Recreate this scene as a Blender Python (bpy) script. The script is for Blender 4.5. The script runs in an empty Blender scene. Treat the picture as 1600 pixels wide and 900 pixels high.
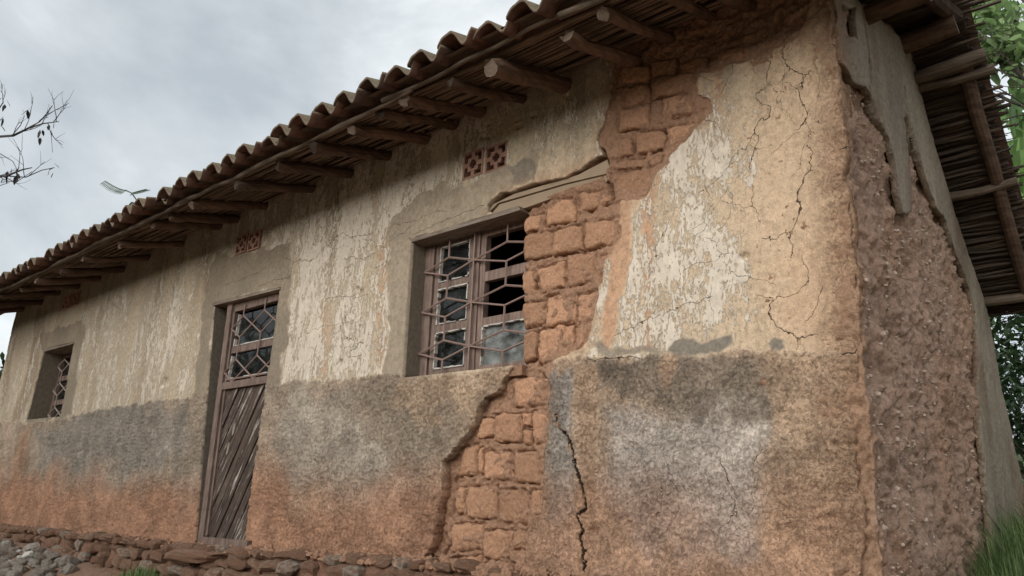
import bpy, bmesh, math, random
import numpy as np
from mathutils import Vector, Matrix
random.seed(7); rng = np.random.default_rng(7)
S = bpy.context.scene
COL = S.collection
# ------------------------------------------------------------------ camera
FPX, DIST, CAMZ = 1200.0, 3.2, 0.30            # focal length in px of a 1600 px wide frame; metres to the wall; height
YAW, PITCH, ROLL = [math.radians(a) for a in (-41.8919, 16.5637, 2.1948)]
cy, sy, cp, sp, cr, sr = math.cos(YAW), math.sin(YAW), math.cos(PITCH), math.sin(PITCH), math.cos(ROLL), math.sin(ROLL)
FW = np.array([sy*cp, cy*cp, sp]); R0 = np.array([cy, -sy, 0.0]); U0 = np.cross(R0, FW)
RT = cr*R0 + sr*U0; UP = -sr*R0 + cr*U0
CAM = np.array([0.0, -DIST, CAMZ])
cd = bpy.data.cameras.new('camera'); cam = bpy.data.objects.new('camera', cd); COL.objects.link(cam)
cd.sensor_width = 36.0; cd.lens = 36.0*FPX/1600.0; cd.clip_start = 0.05; cd.clip_end = 3000
cam.matrix_world = Matrix(((RT[0], UP[0], -FW[0], CAM[0]), (RT[1], UP[1], -FW[1], CAM[1]), (RT[2], UP[2], -FW[2], CAM[2]), (0, 0, 0, 1)))
S.camera = cam
# ------------------------------------------------------------------ light
SUN_EL, SUN_AZ = math.radians(17), math.radians(182)      # azimuth clockwise from +y: the sun stands out in front of the wall, a little to the left
w = bpy.data.worlds.new('World'); S.world = w; w.use_nodes = True
nt = w.node_tree; nt.nodes.clear()
def wn(t, **k):
    n = nt.nodes.new(t)
    for a, b in k.items(): setattr(n, a, b)
    return n
sky = wn('ShaderNodeTexSky'); sky.sky_type = 'NISHITA'; sky.sun_disc = False
sky.sun_elevation = SUN_EL; sky.sun_rotation = SUN_AZ; sky.dust_density = 2.0
tc = wn('ShaderNodeTexCoord'); mp = wn('ShaderNodeMapping'); mp.inputs['Scale'].default_value = (1, 1, 1.7)
mp.inputs['Location'].default_value = (0.35, 0.1, 0.2)
n1 = wn('ShaderNodeTexNoise'); n1.inputs['Scale'].default_value = 2.4; n1.inputs['Detail'].default_value = 6; n1.inputs['Roughness'].default_value = .52; n1.inputs['Distortion'].default_value = .35
rp = wn('ShaderNodeValToRGB'); e = rp.color_ramp.elements
e[0].position = .38; e[0].color = (1.72, 1.88, 2.0, 1); e[1].position = .66; e[1].color = (6.2, 6.2, 6.1, 1)
m_ = e.new(.49); m_.color = (2.28, 2.44, 2.53, 1); m_ = e.new(.59); m_.color = (3.2, 3.32, 3.36, 1)
mx = wn('ShaderNodeMix'); mx.data_type = 'RGBA'; mx.inputs[0].default_value = .93
bg = wn('ShaderNodeBackground'); bg.inputs[1].default_value = .1
out = wn('ShaderNodeOutputWorld')
L = nt.links.new
L(tc.outputs['Generated'], mp.inputs[0]); L(mp.outputs[0], n1.inputs['Vector']); L(n1.outputs['Fac'], rp.inputs[0])
L(sky.outputs[0], mx.inputs[6]); L(rp.outputs[0], mx.inputs[7]); L(mx.outputs[2], bg.inputs[0]); L(bg.outputs[0], out.inputs[0])
ld = bpy.data.lights.new('sun', 'SUN'); ld.energy = 1.5; ld.angle = math.radians(70); ld.color = (1, .97, .925)
sun = bpy.data.objects.new('sun', ld); COL.objects.link(sun)
sd_ = Vector((math.sin(SUN_AZ)*math.cos(SUN_EL), math.cos(SUN_AZ)*math.cos(SUN_EL), math.sin(SUN_EL)))
sun.rotation_euler = sd_.to_track_quat('Z', 'Y').to_euler(); sun.location = (0, -20, 20)
S.view_settings.view_transform = 'Standard'; S.view_settings.look = 'None'; S.view_settings.gamma = 1; S.view_settings.exposure = 1.6
# ------------------------------------------------------------------ helpers
def ray(a, b): return (a-800)/FPX*RT + (450-b)/FPX*UP + FW
def at(a, b, y=0.0):                     # the point of the plane at depth y seen at photo pixel (a, b)
    d = ray(a, b); return CAM + d*((y+DIST)/d[1])
def atx(a, b, x=-0.96):
    d = ray(a, b); return CAM + d*(x/d[0])
def W(pts, y=0.0): return np.array([at(a, b, y)[[0, 2]] for a, b in pts])
def WX(pts, x=-0.96): return np.array([atx(a, b, x)[[1, 2]] for a, b in pts])
def _h(ix, iy, s):
    h = (ix.astype(np.int64)*374761393 + iy.astype(np.int64)*668265263 + s*1442695041) & 0x7fffffff
    h = ((h ^ (h >> 13))*1274126177) & 0x7fffffff
    return ((h ^ (h >> 16)) & 0xffff)/65535.0
def vn(x, y, s=0):
    x = np.asarray(x, float); y = np.asarray(y, float)
    ix = np.floor(x); iy = np.floor(y); fx = x-ix; fy = y-iy
    fx = fx*fx*fx*(fx*(fx*6-15)+10); fy = fy*fy*fy*(fy*(fy*6-15)+10)
    a = _h(ix, iy, s); b = _h(ix+1, iy, s); c = _h(ix, iy+1, s); d = _h(ix+1, iy+1, s)
    return a*(1-fx)*(1-fy) + b*fx*(1-fy) + c*(1-fx)*fy + d*fx*fy
def fbm(x, y, sc, o=4, s=0, g=.5):       # -1..1
    t = 0; am = 1; n = 0
    for k in range(o):
        cs, sn = math.cos(k*1.1+.4), math.sin(k*1.1+.4)
        t = t + am*(vn((x*cs-y*sn)/sc+17.3*k, (x*sn+y*cs)/sc+5.1*k, s+k)*2-1); n += am; am *= g; sc *= .5
    return t/n*1.6
def ss(a, b, x):
    t = np.clip((x-a)/(b-a), 0, 1); return t*t*(3-2*t)
def seg_d(X, Z, P, closed=False):
    d = np.full(X.shape, 9.0); n = len(P)
    for i in range(n if closed else n-1):
        a = P[i]; b = P[(i+1) % n]; e = b-a; L2 = max(e@e, 1e-12)
        t = np.clip(((X-a[0])*e[0]+(Z-a[1])*e[1])/L2, 0, 1)
        d = np.minimum(d, np.hypot(X-a[0]-t*e[0], Z-a[1]-t*e[1]))
    return d
def inside(X, Z, P):
    r = np.zeros(X.shape, bool); n = len(P)
    for i in range(n):
        a = P[i]; b = P[(i+1) % n]
        if a[1] == b[1]: continue
        c = (a[1] > Z) != (b[1] > Z)
        r ^= c & (X < (b[0]-a[0])*(Z-a[1])/(b[1]-a[1])+a[0])
    return r
def sdp(X, Z, P, m=.5):                  # signed distance to a polygon, negative inside (far away: +9)
    P = np.asarray(P); out = np.full(X.shape, 9.0)
    k = (X > P[:, 0].min()-m) & (X < P[:, 0].max()+m) & (Z > P[:, 1].min()-m) & (Z < P[:, 1].max()+m)
    x = X[k]; z = Z[k]; d = seg_d(x, z, P, True); d[inside(x, z, P)] *= -1; out[k] = d; return out
def line_d(X, Z, P, m=.15):
    P = np.asarray(P); out = np.full(X.shape, 9.0)
    k = (X > P[:, 0].min()-m) & (X < P[:, 0].max()+m) & (Z > P[:, 1].min()-m) & (Z < P[:, 1].max()+m)
    out[k] = seg_d(X[k], Z[k], P); return out
def line_s(X, Z, P, m=.06):             # distance to a line, signed by the side one stands on
    P = np.asarray(P); out = np.full(X.shape, .5)
    k = np.nonzero((X > P[:, 0].min()-m) & (X < P[:, 0].max()+m) & (Z > P[:, 1].min()-m) & (Z < P[:, 1].max()+m))[0]; x = X[k]; z = Z[k]; best = np.full(len(k), 9.0); sg = np.ones(len(k))
    for i in range(len(P)-1):
        a = P[i]; e = P[i+1]-a; t = np.clip(((x-a[0])*e[0]+(z-a[1])*e[1])/max(e@e, 1e-12), 0, 1); d = np.hypot(x-a[0]-t*e[0], z-a[1]-t*e[1]); c = np.where(e[0]*(z-a[1])-e[1]*(x-a[0]) >= 0, 1, -1); b = d < best; best[b] = d[b]; sg[b] = c[b]
    out[k] = best*sg; return out
def mesh_np(name, V, F4, mats, attrs=None, smooth=True, F3=None):
    me = bpy.data.meshes.new(name)
    V = np.asarray(V, np.float32); F4 = np.asarray(F4, np.int32).reshape(-1, 4)
    loops = F4.ravel(); starts = np.arange(len(F4))*4
    if F3 is not None and len(F3):
        F3 = np.asarray(F3, np.int32).reshape(-1, 3); starts = np.concatenate([starts, len(loops)+np.arange(len(F3))*3]); loops = np.concatenate([loops, F3.ravel()])
    me.vertices.add(len(V)); me.vertices.foreach_set('co', V.ravel())
    me.loops.add(len(loops)); me.loops.foreach_set('vertex_index', loops.astype(np.int32))
    me.polygons.add(len(starts)); me.polygons.foreach_set('loop_start', starts.astype(np.int32))
    me.update(calc_edges=True); me.validate()
    if smooth: me.polygons.foreach_set('use_smooth', np.ones(len(me.polygons), bool))
    for k, a in (attrs or {}).items():
        a = np.asarray(a, np.float32)
        if a.ndim == 2:
            at_ = me.attributes.new(k, 'FLOAT_COLOR', 'POINT'); at_.data.foreach_set('color', np.concatenate([a, np.ones((len(a), 1), np.float32)], 1).ravel())
        else:
            at_ = me.attributes.new(k, 'FLOAT', 'POINT'); at_.data.foreach_set('value', a)
    for m in (mats if isinstance(mats, (list, tuple)) else [mats]): me.materials.append(m)
    return me
def link(name, me, parent=None, **props):
    o = bpy.data.objects.new(name, me); COL.objects.link(o)
    if parent is not None: o.parent = parent
    for k, v in props.items(): o[k] = v
    return o
def empty(name, loc, label, cat, group=None):
    o = bpy.data.objects.new(name, None); COL.objects.link(o); o.location = loc; o.empty_display_size = .1
    o['label'] = label; o['category'] = cat
    if group: o['group'] = group
    return o
class MB:                                 # collects verts and faces for one mesh
    def __init__(s): s.v = []; s.f = []; s.mi = []
    def box(s, x0, x1, y0, y1, z0, z1, mi=0, j=0):
        b = len(s.v)
        for x in (x0, x1):
            for y in (y0, y1):
                for z in (z0, z1): s.v.append((x+random.uniform(-j, j), y+random.uniform(-j, j), z+random.uniform(-j, j)))
        for q in ((0, 1, 3, 2), (4, 6, 7, 5), (0, 4, 5, 1), (2, 3, 7, 6), (0, 2, 6, 4), (1, 5, 7, 3)): s.f.append(tuple(b+i for i in q)); s.mi.append(mi)
    def prism(s, poly, y0, y1, mi=0):     # polygon in x,z extruded in y
        n = len(poly); b = len(s.v)
        for y in (y0, y1):
            for p in poly: s.v.append((p[0], y, p[1]))
        s.f.append(tuple(range(b, b+n))); s.f.append(tuple(range(b+2*n-1, b+n-1, -1))); s.mi += [mi, mi]
        for i in range(n): s.f.append((b+i, b+n+i, b+n+(i+1) % n, b+(i+1) % n)); s.mi.append(mi)
    def tube(s, pts, rad, n=6, mi=0, cap=None, sq=1.0):
        pts = [Vector(p) for p in pts]; rings = []
        for i, p in enumerate(pts):
            t = (pts[min(i+1, len(pts)-1)]-pts[max(i-1, 0)]).normalized()
            a = t.cross(Vector((0, 0, 1)) if abs(t.z) < .9 else Vector((0, 1, 0))).normalized(); c = t.cross(a)
            r = rad[i] if isinstance(rad, (list, tuple)) else rad
            b = len(s.v); rings.append(b)
            for k in range(n):
                th = 2*math.pi*k/n; s.v.append(tuple(p + a*(r*math.cos(th)) + c*(r*sq*math.sin(th))))
        for i in range(len(rings)-1):
            for k in range(n): s.f.append((rings[i]+k, rings[i]+(k+1) % n, rings[i+1]+(k+1) % n, rings[i+1]+k)); s.mi.append(mi)
        cm = mi if cap is None else cap
        s.f.append(tuple(rings[0]+k for k in range(n-1, -1, -1))); s.mi.append(cm)
        s.f.append(tuple(rings[-1]+k for k in range(n))); s.mi.append(cm)
    def face(s, pts, mi=0):
        b = len(s.v); s.v += [tuple(p) for p in pts]; s.f.append(tuple(range(b, b+len(pts)))); s.mi.append(mi)
    def mesh(s, name, mats, smooth=False):
        me = bpy.data.meshes.new(name); me.from_pydata(s.v, [], s.f)
        for m in (mats if isinstance(mats, (list, tuple)) else [mats]): me.materials.append(m)
        me.polygons.foreach_set('material_index', s.mi)
        if smooth: me.polygons.foreach_set('use_smooth', np.ones(len(me.polygons), bool))
        me.update(); return me
    def build(s, name, mats, parent=None, smooth=False, **p): return link(name, s.mesh(name, mats, smooth), parent, **p)
# ------------------------------------------------------------------ materials
class NT:
    def __init__(s, name):
        s.m = bpy.data.materials.new(name); s.m.use_nodes = True; s.t = s.m.node_tree; s.t.nodes.clear()
        s.out = s.t.nodes.new('ShaderNodeOutputMaterial'); s.b = s.t.nodes.new('ShaderNodeBsdfPrincipled')
        s.t.links.new(s.b.outputs[0], s.out.inputs[0]); s.tc = s.t.nodes.new('ShaderNodeTexCoord')
    def n(s, t, **k):
        n = s.t.nodes.new(t)
        for a, b in k.items(): setattr(n, a, b)
        return n
    def L(s, a, b): s.t.links.new(a, b)
    def noise(s, sc, det=4, scale=(1, 1, 1), rough=.55, dist=0, coord='Object'):
        m = s.n('ShaderNodeMapping'); m.inputs['Scale'].default_value = scale; s.L(s.tc.outputs[coord], m.inputs[0])
        n = s.n('ShaderNodeTexNoise'); n.inputs['Scale'].default_value = sc; n.inputs['Detail'].default_value = det
        n.inputs['Roughness'].default_value = rough; n.inputs['Distortion'].default_value = dist; s.L(m.outputs[0], n.inputs['Vector']); return n.outputs['Fac']
    def val(s, x, sock):
        if isinstance(x, (int, float)): sock.default_value = x
        elif isinstance(x, tuple): sock.default_value = x if len(x) == 4 else (*x, 1)
        else: s.L(x, sock)
    def math(s, op, a, b=0.0, c=None):
        n = s.n('ShaderNodeMath', operation=op); s.val(a, n.inputs[0]); s.val(b, n.inputs[1])
        if c is not None: s.val(c, n.inputs[2])
        return n.outputs[0]
    def rng(s, x, a, b, c=0.0, d=1.0, smooth=True):
        n = s.n('ShaderNodeMapRange', interpolation_type='SMOOTHSTEP' if smooth else 'LINEAR'); s.val(x, n.inputs[0])
        for i, v in enumerate((a, b, c, d)): n.inputs[i+1].default_value = v
        return n.outputs[0]
    def mix(s, f, a, b, mode='MIX'):
        n = s.n('ShaderNodeMix', data_type='RGBA', blend_type=mode); s.val(f, n.inputs[0]); s.val(a, n.inputs[6]); s.val(b, n.inputs[7]); return n.outputs[2]
    def attr(s, name, out='Fac'):
        n = s.n('ShaderNodeAttribute', attribute_name=name); return n.outputs[out]
    def rand(s): return s.n('ShaderNodeObjectInfo').outputs['Random']
    def fin(s, col, rough=.9, bump=None, bd=.004, spec=.15, bs=1.0):
        s.val(col, s.b.inputs['Base Color']); s.val(rough, s.b.inputs['Roughness']); s.b.inputs['Specular IOR Level'].default_value = spec
        if bump is not None:
            b = s.n('ShaderNodeBump'); b.inputs['Strength'].default_value = bs; b.inputs['Distance'].default_value = bd; s.L(bump, b.inputs['Height']); s.L(b.outputs[0], s.b.inputs['Normal'])
        return s.m
    def vmul(s, col, x, a, b):            # multiply a colour by a grey range a..b driven by x
        g = s.n('ShaderNodeCombineColor'); r = s.rng(x, .25, .75, a, b, False)
        for i in range(3): s.L(r, g.inputs[i])
        return s.mix(1.0, col, g.outputs[0], 'MULTIPLY')
def m_plaster():
    t = NT('weathered_plaster'); base = t.attr('col', 'Color'); flake = t.attr('flake'); gran = t.attr('gran')
    st = t.noise(55, 6, (1, 1, .34), .68); f2 = t.noise(95, 4, (1, 1, .55), .65); f3 = t.noise(10, 3, (1, 1, .35))
    h = t.math('ADD', t.math('MULTIPLY', st, .55), t.math('ADD', t.math('MULTIPLY', f2, .30), t.math('MULTIPLY', f3, .15)))
    h = t.math('MULTIPLY_ADD', t.math('SUBTRACT', h, .5), 2.3, .5)
    v = t.math('ADD', h, t.math('SUBTRACT', flake, 1.0))
    fac = t.math('MULTIPLY', t.rng(v, -.03, .03), t.rng(flake, .05, .16))
    pc = t.mix(t.noise(7, 4, (1, 1, .3)), (.57, .49, .39), (.67, .60, .505))
    b2 = t.vmul(base, t.noise(34, 6, (1, 1, .8), .7), .68, 1.32)
    gr = t.noise(150, 4, (1, 1, 1), .75); g2 = t.noise(62, 5, (1, 1, .9), .75, .4)
    b3 = t.vmul(b2, gr, .72, 1.28)
    b3 = t.mix(t.math('MULTIPLY', gran, .9), b3, t.vmul(b3, g2, .60, 1.36))
    spk = t.math('MULTIPLY', t.rng(t.noise(85, 3, (1, 1, .6), .6), .66, .70), t.math('MULTIPLY_ADD', gran, -.35, .6))
    col = t.mix(fac, b3, t.vmul(pc, t.noise(24, 5, (1, 1, .5), .65), .76, 1.14))
    col = t.mix(t.math('MULTIPLY', spk, .8), col, (.16, .115, .08))
    col = t.mix(t.attr('far_tone'), col, (.10, .085, .065))
    cr_ = t.math('MULTIPLY', t.math('LESS_THAN', t.math('ABSOLUTE', t.attr('csd')), t.math('MULTIPLY', t.attr('cwd'), t.math('MULTIPLY_ADD', gr, 1.6, .3))), t.rng(t.attr('cgate'), .3, .6))
    col = t.mix(t.math('MULTIPLY', cr_, .93), col, (.055, .035, .024))
    gd_ = t.math('MULTIPLY', t.rng(t.noise(70, 5, (1, 1, .85), .8, .8), .52, .60), gran); gl_ = t.math('MULTIPLY', t.rng(t.noise(130, 4, (1, 1, 1), .8), .60, .68), gran)
    col = t.mix(t.math('MULTIPLY', gd_, .34), col, t.vmul(col, 0.0, .35, .35)); col = t.mix(t.math('MULTIPLY', gl_, .16), col, (.50, .45, .38))
    bh = t.math('ADD', t.math('MULTIPLY', fac, .5), t.math('ADD', t.math('MULTIPLY', g2, t.math('MULTIPLY_ADD', gran, 2.4, .5)), t.math('MULTIPLY', gr, t.math('MULTIPLY_ADD', gran, 1.2, .3))))
    bh = t.math('SUBTRACT', bh, t.math('ADD', t.math('MULTIPLY_ADD', gd_, .9, t.math('MULTIPLY', spk, .6)), t.math('MULTIPLY', cr_, 1.2)))
    return t.fin(col, .92, bh, .0075)
def m_mud(name='mud_brick', c1=(.59, .345, .215), c2=(.47, .262, .16), dark=.62):
    t = NT(name); r = t.rand()
    c = t.mix(t.noise(9, 4), c1, c2); c = t.vmul(c, t.noise(60, 6, rough=.7), dark, 1.25)
    c = t.vmul(c, t.math('MULTIPLY_ADD', r, .5, .25), .78, 1.18); c = t.mix(t.math('MULTIPLY', t.rng(t.noise(16, 5, (1, 1, 1), .7, .5), .52, .7), .45), c, (.36, .20, .125))
    sp_ = t.rng(t.noise(210, 2), .70, .76); c = t.mix(t.math('MULTIPLY', sp_, .5), c, (.5, .40, .3))
    h = t.math('ADD', t.noise(55, 6, rough=.72), t.math('MULTIPLY', t.noise(170, 4, rough=.7), .5))
    return t.fin(c, .95, h, .016)
def m_earth():
    t = NT('crumbled_earth'); c = t.mix(t.noise(7, 4, (1, 1, .5)), t.attr('col', 'Color'), t.vmul(t.attr('col', 'Color'), t.noise(3), .7, 1.2))
    c = t.vmul(c, t.noise(60, 6, rough=.8), .5, 1.4)
    sp_ = t.rng(t.noise(130, 2), .66, .72); c = t.mix(t.math('MULTIPLY', sp_, .45), c, (.5, .40, .32))
    h = t.math('ADD', t.noise(60, 6, rough=.8), t.math('MULTIPLY', t.noise(130, 4, rough=.7), .6))
    return t.fin(c, .95, h, .016)
def m_wood(name, c1, c2, sc=(30, 4, 30), bd=.003, rough=.8, coord='Object', light=None):
    t = NT(name); g = t.noise(1.0, 6, sc, .65, .6, coord); c = t.mix(t.rng(g, .3, .7), c1, c2); c = t.vmul(c, t.noise(9, 4, coord=coord), .75, 1.2)
    c = t.vmul(c, t.math('MULTIPLY_ADD', t.rand(), .5, .25), .75, 1.25)
    if light: c = t.mix(t.rng(t.noise(1.0, 5, tuple(s_*.8 for s_ in sc), .7, .3, coord), .56, .66), c, light)
    return t.fin(c, rough, g, bd)
def m_stone():
    t = NT('rough_stone'); r = t.rand()
    c = t.mix(r, (.31, .19, .13), (.42, .285, .2)); c = t.mix(t.rng(r, .84, .9), c, (.46, .40, .33))
    c = t.vmul(c, t.noise(6, 5, rough=.65), .55, 1.4); c = t.mix(t.math('MULTIPLY', t.rng(t.noise(3, 4), .44, .60), .8), c, (.30, .16, .10))
    return t.fin(c, .9, t.noise(9, 7, rough=.7), .05)
def m_rubble():
    t = NT('rubble_stone'); r = t.rand()
    c = t.mix(r, (.29, .245, .205), (.48, .44, .385)); 
    c = t.vmul(c, t.noise(5, 5, rough=.65), .6, 1.35); c = t.mix(t.math('MULTIPLY', t.rng(t.noise(2.2, 4), .5, .66), .6), c, (.24, .135, .085))
    return t.fin(c, .9, t.noise(8, 7, rough=.7), .04)
def m_tile():
    t = NT('clay_tile'); r = t.rand()
    c = t.mix(r, (.15, .08, .056), (.085, .058, .046)); c = t.vmul(c, t.noise(14, 5, rough=.65), .55, 1.4)
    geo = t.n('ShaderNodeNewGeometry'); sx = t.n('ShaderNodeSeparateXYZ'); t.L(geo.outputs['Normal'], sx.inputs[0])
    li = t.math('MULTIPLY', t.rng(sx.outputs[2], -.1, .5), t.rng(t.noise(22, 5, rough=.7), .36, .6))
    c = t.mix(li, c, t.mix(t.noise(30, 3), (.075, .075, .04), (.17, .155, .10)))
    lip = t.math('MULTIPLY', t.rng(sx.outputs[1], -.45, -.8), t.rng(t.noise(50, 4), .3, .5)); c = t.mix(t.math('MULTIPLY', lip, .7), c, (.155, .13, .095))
    return t.fin(c, .92, t.noise(40, 5, rough=.7), .004)
def m_plain(name, c, rough=.7, c2=None, sc=20, bd=.002, spec=.3):
    t = NT(name); n = t.noise(sc, 5, rough=.65); return t.fin(t.mix(n, c, c2 or tuple(x*.7 for x in c)), rough, n, bd, spec)
def m_leaf(name, c1, c2, trans=.3):
    t = NT(name); c = t.mix(t.rand(), c1, c2); gi = t.n('ShaderNodeNewGeometry'); c = t.vmul(c, gi.outputs['Random Per Island'], .6, 1.35); c = t.vmul(c, t.noise(6, 3), .75, 1.25)
    m = t.fin(c, .5, None, spec=.35); tr = t.n('ShaderNodeBsdfTranslucent'); t.val(c, tr.inputs[0]); mxs = t.n('ShaderNodeMixShader'); mxs.inputs[0].default_value = trans
    t.L(t.b.outputs[0], mxs.inputs[1]); t.L(tr.outputs[0], mxs.inputs[2]); t.L(mxs.outputs[0], t.out.inputs[0]); return m
def m_glass(name, dust=.12, dc=(.3, .31, .3)):
    t = NT(name); tr = t.n('ShaderNodeBsdfTransparent'); tr.inputs[0].default_value = (.75, .78, .77, 1)
    gl = t.n('ShaderNodeBsdfGlossy'); gl.inputs['Roughness'].default_value = .03
    fr = t.n('ShaderNodeFresnel'); fr.inputs[0].default_value = 1.5; m1 = t.n('ShaderNodeMixShader'); t.L(fr.outputs[0], m1.inputs[0]); t.L(tr.outputs[0], m1.inputs[1]); t.L(gl.outputs[0], m1.inputs[2])
    df = t.n('ShaderNodeBsdfDiffuse'); df.inputs[0].default_value = (*dc, 1); m2 = t.n('ShaderNodeMixShader')
    t.L(t.math('MULTIPLY', t.rng(t.noise(9, 5, rough=.7), .25, .8), dust), m2.inputs[0]); t.L(m1.outputs[0], m2.inputs[1]); t.L(df.outputs[0], m2.inputs[2]); t.L(m2.outputs[0], t.out.inputs[0]); return t.m
def m_cut():
    t = NT('cut_wood'); n = t.noise(60, 5, rough=.65); c = t.mix(n, (.22, .165, .12), (.06, .043, .034)); return t.fin(t.vmul(c, t.rand(), .35, 1.05), .85, n, .003)
M = dict(plaster=m_plaster(), mud=m_mud(), mortar=m_mud('mud_mortar', (.52, .315, .205), (.41, .24, .155), .52), earth=m_earth(),
    rafter=m_wood('rafter_wood', (.15, .095, .065), (.065, .044, .033), (9, 4, 40)), cut=m_cut(),
    reed=m_wood('reed', (.23, .17, .12), (.09, .064, .046), (4, 60, 60)), darkreed=m_wood('old_reed', (.12, .088, .064), (.055, .042, .033), (4, 60, 60)),
    pole=m_wood('pole_wood', (.17, .13, .095), (.08, .06, .045), (4, 40, 40)), tile=m_tile(),
    doorwood=m_wood('weathered_door_wood', (.105, .075, .06), (.045, .034, .03), (50, 50, 3.5), .004, .8, 'Object', (.36, .32, .28)),
    frame=m_wood('weathered_frame_wood', (.235, .17, .14), (.12, .085, .07), (60, 60, 5), .003), beam=m_plain('lintel_plaster', (.36, .275, .19), .9, (.24, .18, .125), 14, .004),
    lintel=m_wood('lintel_wood', (.27, .225, .18), (.13, .10, .08), (5, 60, 60), .003), putty=m_plain('white_putty', (.56, .54, .50), .8, (.34, .31, .28), 40, .004),
    iron=m_plain('rusty_iron', (.27, .19, .165), .6, (.16, .105, .085), 60, .001), paleiron=m_plain('pale_painted_iron', (.30, .25, .215), .6, (.18, .13, .105), 50, .001),
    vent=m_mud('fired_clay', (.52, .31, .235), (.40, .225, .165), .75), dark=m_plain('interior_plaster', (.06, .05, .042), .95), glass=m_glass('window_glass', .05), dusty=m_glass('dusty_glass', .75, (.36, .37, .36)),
    stone=m_stone(), rubble=m_rubble(), leaf=m_leaf('tree_leaf', (.20, .31, .13), (.26, .37, .16), .5), darkleaf=m_leaf('shrub_leaf', (.028, .055, .02), (.05, .085, .03), .2),
    banana=m_leaf('banana_leaf', (.19, .33, .11), (.25, .40, .14), .45), bark=m_plain('tree_bark', (.10, .085, .07), .9, (.05, .042, .036), 14, .01), twig=m_plain('bare_twig', (.05, .045, .045), .9),
    grass=m_leaf('grass_blade', (.10, .17, .055), (.15, .21, .075), .3), sprig=m_leaf('weed_leaf', (.05, .075, .04), (.06, .085, .05), .2))
def m_ground():
    t = NT('red_earth_ground'); c = t.mix(t.noise(1.5, 6, rough=.65), (.19, .115, .08), (.28, .185, .13)); c = t.vmul(c, t.noise(30, 6, rough=.7), .6, 1.35)
    far = t.attr('green'); c = t.mix(far, c, t.mix(t.noise(.9, 6), (.04, .06, .022), (.075, .09, .04)))
    return t.fin(c, .95, t.noise(35, 7, rough=.7), .02)
M['ground'] = m_ground()
# ------------------------------------------------------------------ house: front wall
house = empty('house', (-6.5, 1.4, 0), 'old mud brick house with peeling cream plaster, exposed bricks and clay tile roof', 'house')
house_inv = Matrix.Translation((6.5, -1.4, 0))
class _H:                                  # children keep world coordinates
    pass
def part(o, parent=house):
    o.parent = parent; o.matrix_parent_inverse = house_inv if parent is house else parent.matrix_basis.inverted(); return o
win_q = W([(645, 375), (815, 325), (809, 570), (631, 590)])
door_q = W([(335, 472), (437, 449), (380, 850), (307, 848)]); door_q[2:, 1] -= .10
lwin_q = W([(70, 545), (117, 535), (95, 651), (42, 656)])
hole_q = W([(811, 325), (838, 304), (870, 293), (935, 270), (944, 258), (938, 235), (934, 212), (945, 188), (955, 150), (958, 110), (962, 70), (960, 20), (1262, -30), (1264, 10), (1250, 50), (1236, 62), (1215, 73), (1180, 92),
    (1140, 100), (1122, 108), (1095, 116), (1086, 130), (1092, 150), (1110, 158), (1112, 175), (1090, 200), (1070, 220), (1053, 237), (1040, 255), (1025, 277), (1012, 305), (972, 316), (967, 345), (972, 372), (960, 388), (946, 410),
    (938, 450), (930, 490), (922, 525), (908, 546), (880, 556), (862, 568), (860, 600), (858, 650), (852, 700), (850, 760), (846, 800), (828, 815), (822, 860), (818, 900), (815, 930), (650, 905), (662, 868), (672, 856), (676, 838), (682, 815), (685, 790), (690, 765), (692, 740), (693, 720),
    (701, 716), (712, 700), (723, 685), (738, 662), (745, 640), (757, 622), (775, 612), (790, 590), (802, 573), (809, 560)])
lint_q = W([(764, 332), (763, 322), (772, 309), (785, 302), (800, 298), (830, 288), (862, 282), (885, 277), (905, 265), (925, 252), (932, 244), (944, 240), (946, 262), (935, 276), (870, 298), (838, 310), (815, 326), (790, 334)])
corner_q = W([(1262, -60), (1310, -60), (1310, 22), (1306, 50), (1318, 66), (1330, 82), (1322, 100), (1334, 125), (1338, 150), (1322, 185), (1324, 240), (1318, 275), (1326, 300), (1332, 360), (1328, 390), (1338, 420), (1342, 470), (1336, 505),
    (1342, 545), (1338, 575), (1338, 600), (1329, 622), (1327, 645), (1336, 662), (1338, 690), (1336, 720), (1340, 742), (1338, 760), (1348, 780), (1354, 805), (1350, 830), (1348, 850), (1346, 910), (1340, 990)])
xs = [-0.955]
while xs[-1] > -12.2:
    x = xs[-1]; xs.append(x - .006*min(((x*x+10.24)/11.2)**.75, 4.2))
xs = np.array(xs[::-1]); zs = np.arange(-.10, 2.90, .006)
GX, GZ = np.meshgrid(xs, zs); sh = GX.shape
X = GX.ravel(); Z = GZ.ravel()
wx = fbm(X, Z, .06, 3, 11)*.010; wz = fbm(X, Z, .06, 3, 23)*.010
Xw = X+wx; Zw = Z+wz
opens = np.minimum(np.minimum(sdp(X, Z, win_q), sdp(X, Z, door_q)), sdp(X, Z, lwin_q))
ventpx = [(725, 248, 756, 240), (762, 238, 793, 229)]
vents = [(-3.335, -3.155, 2.385, 2.575), (-3.135, -2.95, 2.375, 2.56), (-6.205, -6.025, 2.445, 2.62), (-6.0, -5.815, 2.435, 2.605), (-10.38, -10.16, 2.55, 2.74), (-10.1, -9.87, 2.55, 2.73)]
for (a, b, c, d) in vents: opens = np.minimum(opens, sdp(X, Z, np.array([(a, c), (b, c), (b, d), (a, d)])))
hole = np.minimum(sdp(Xw, Zw, hole_q), sdp(X+wx*.6, Z+wz*.6, lint_q))
tooth = sdp(Xw, Zw, W([(1101, 116), (1122, 106), (1120, 118), (1121, 135), (1119, 156), (1105, 152), (1097, 135)]))   # a scrap of plaster left hanging on the bricks
hole = np.maximum(hole, -tooth)
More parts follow.
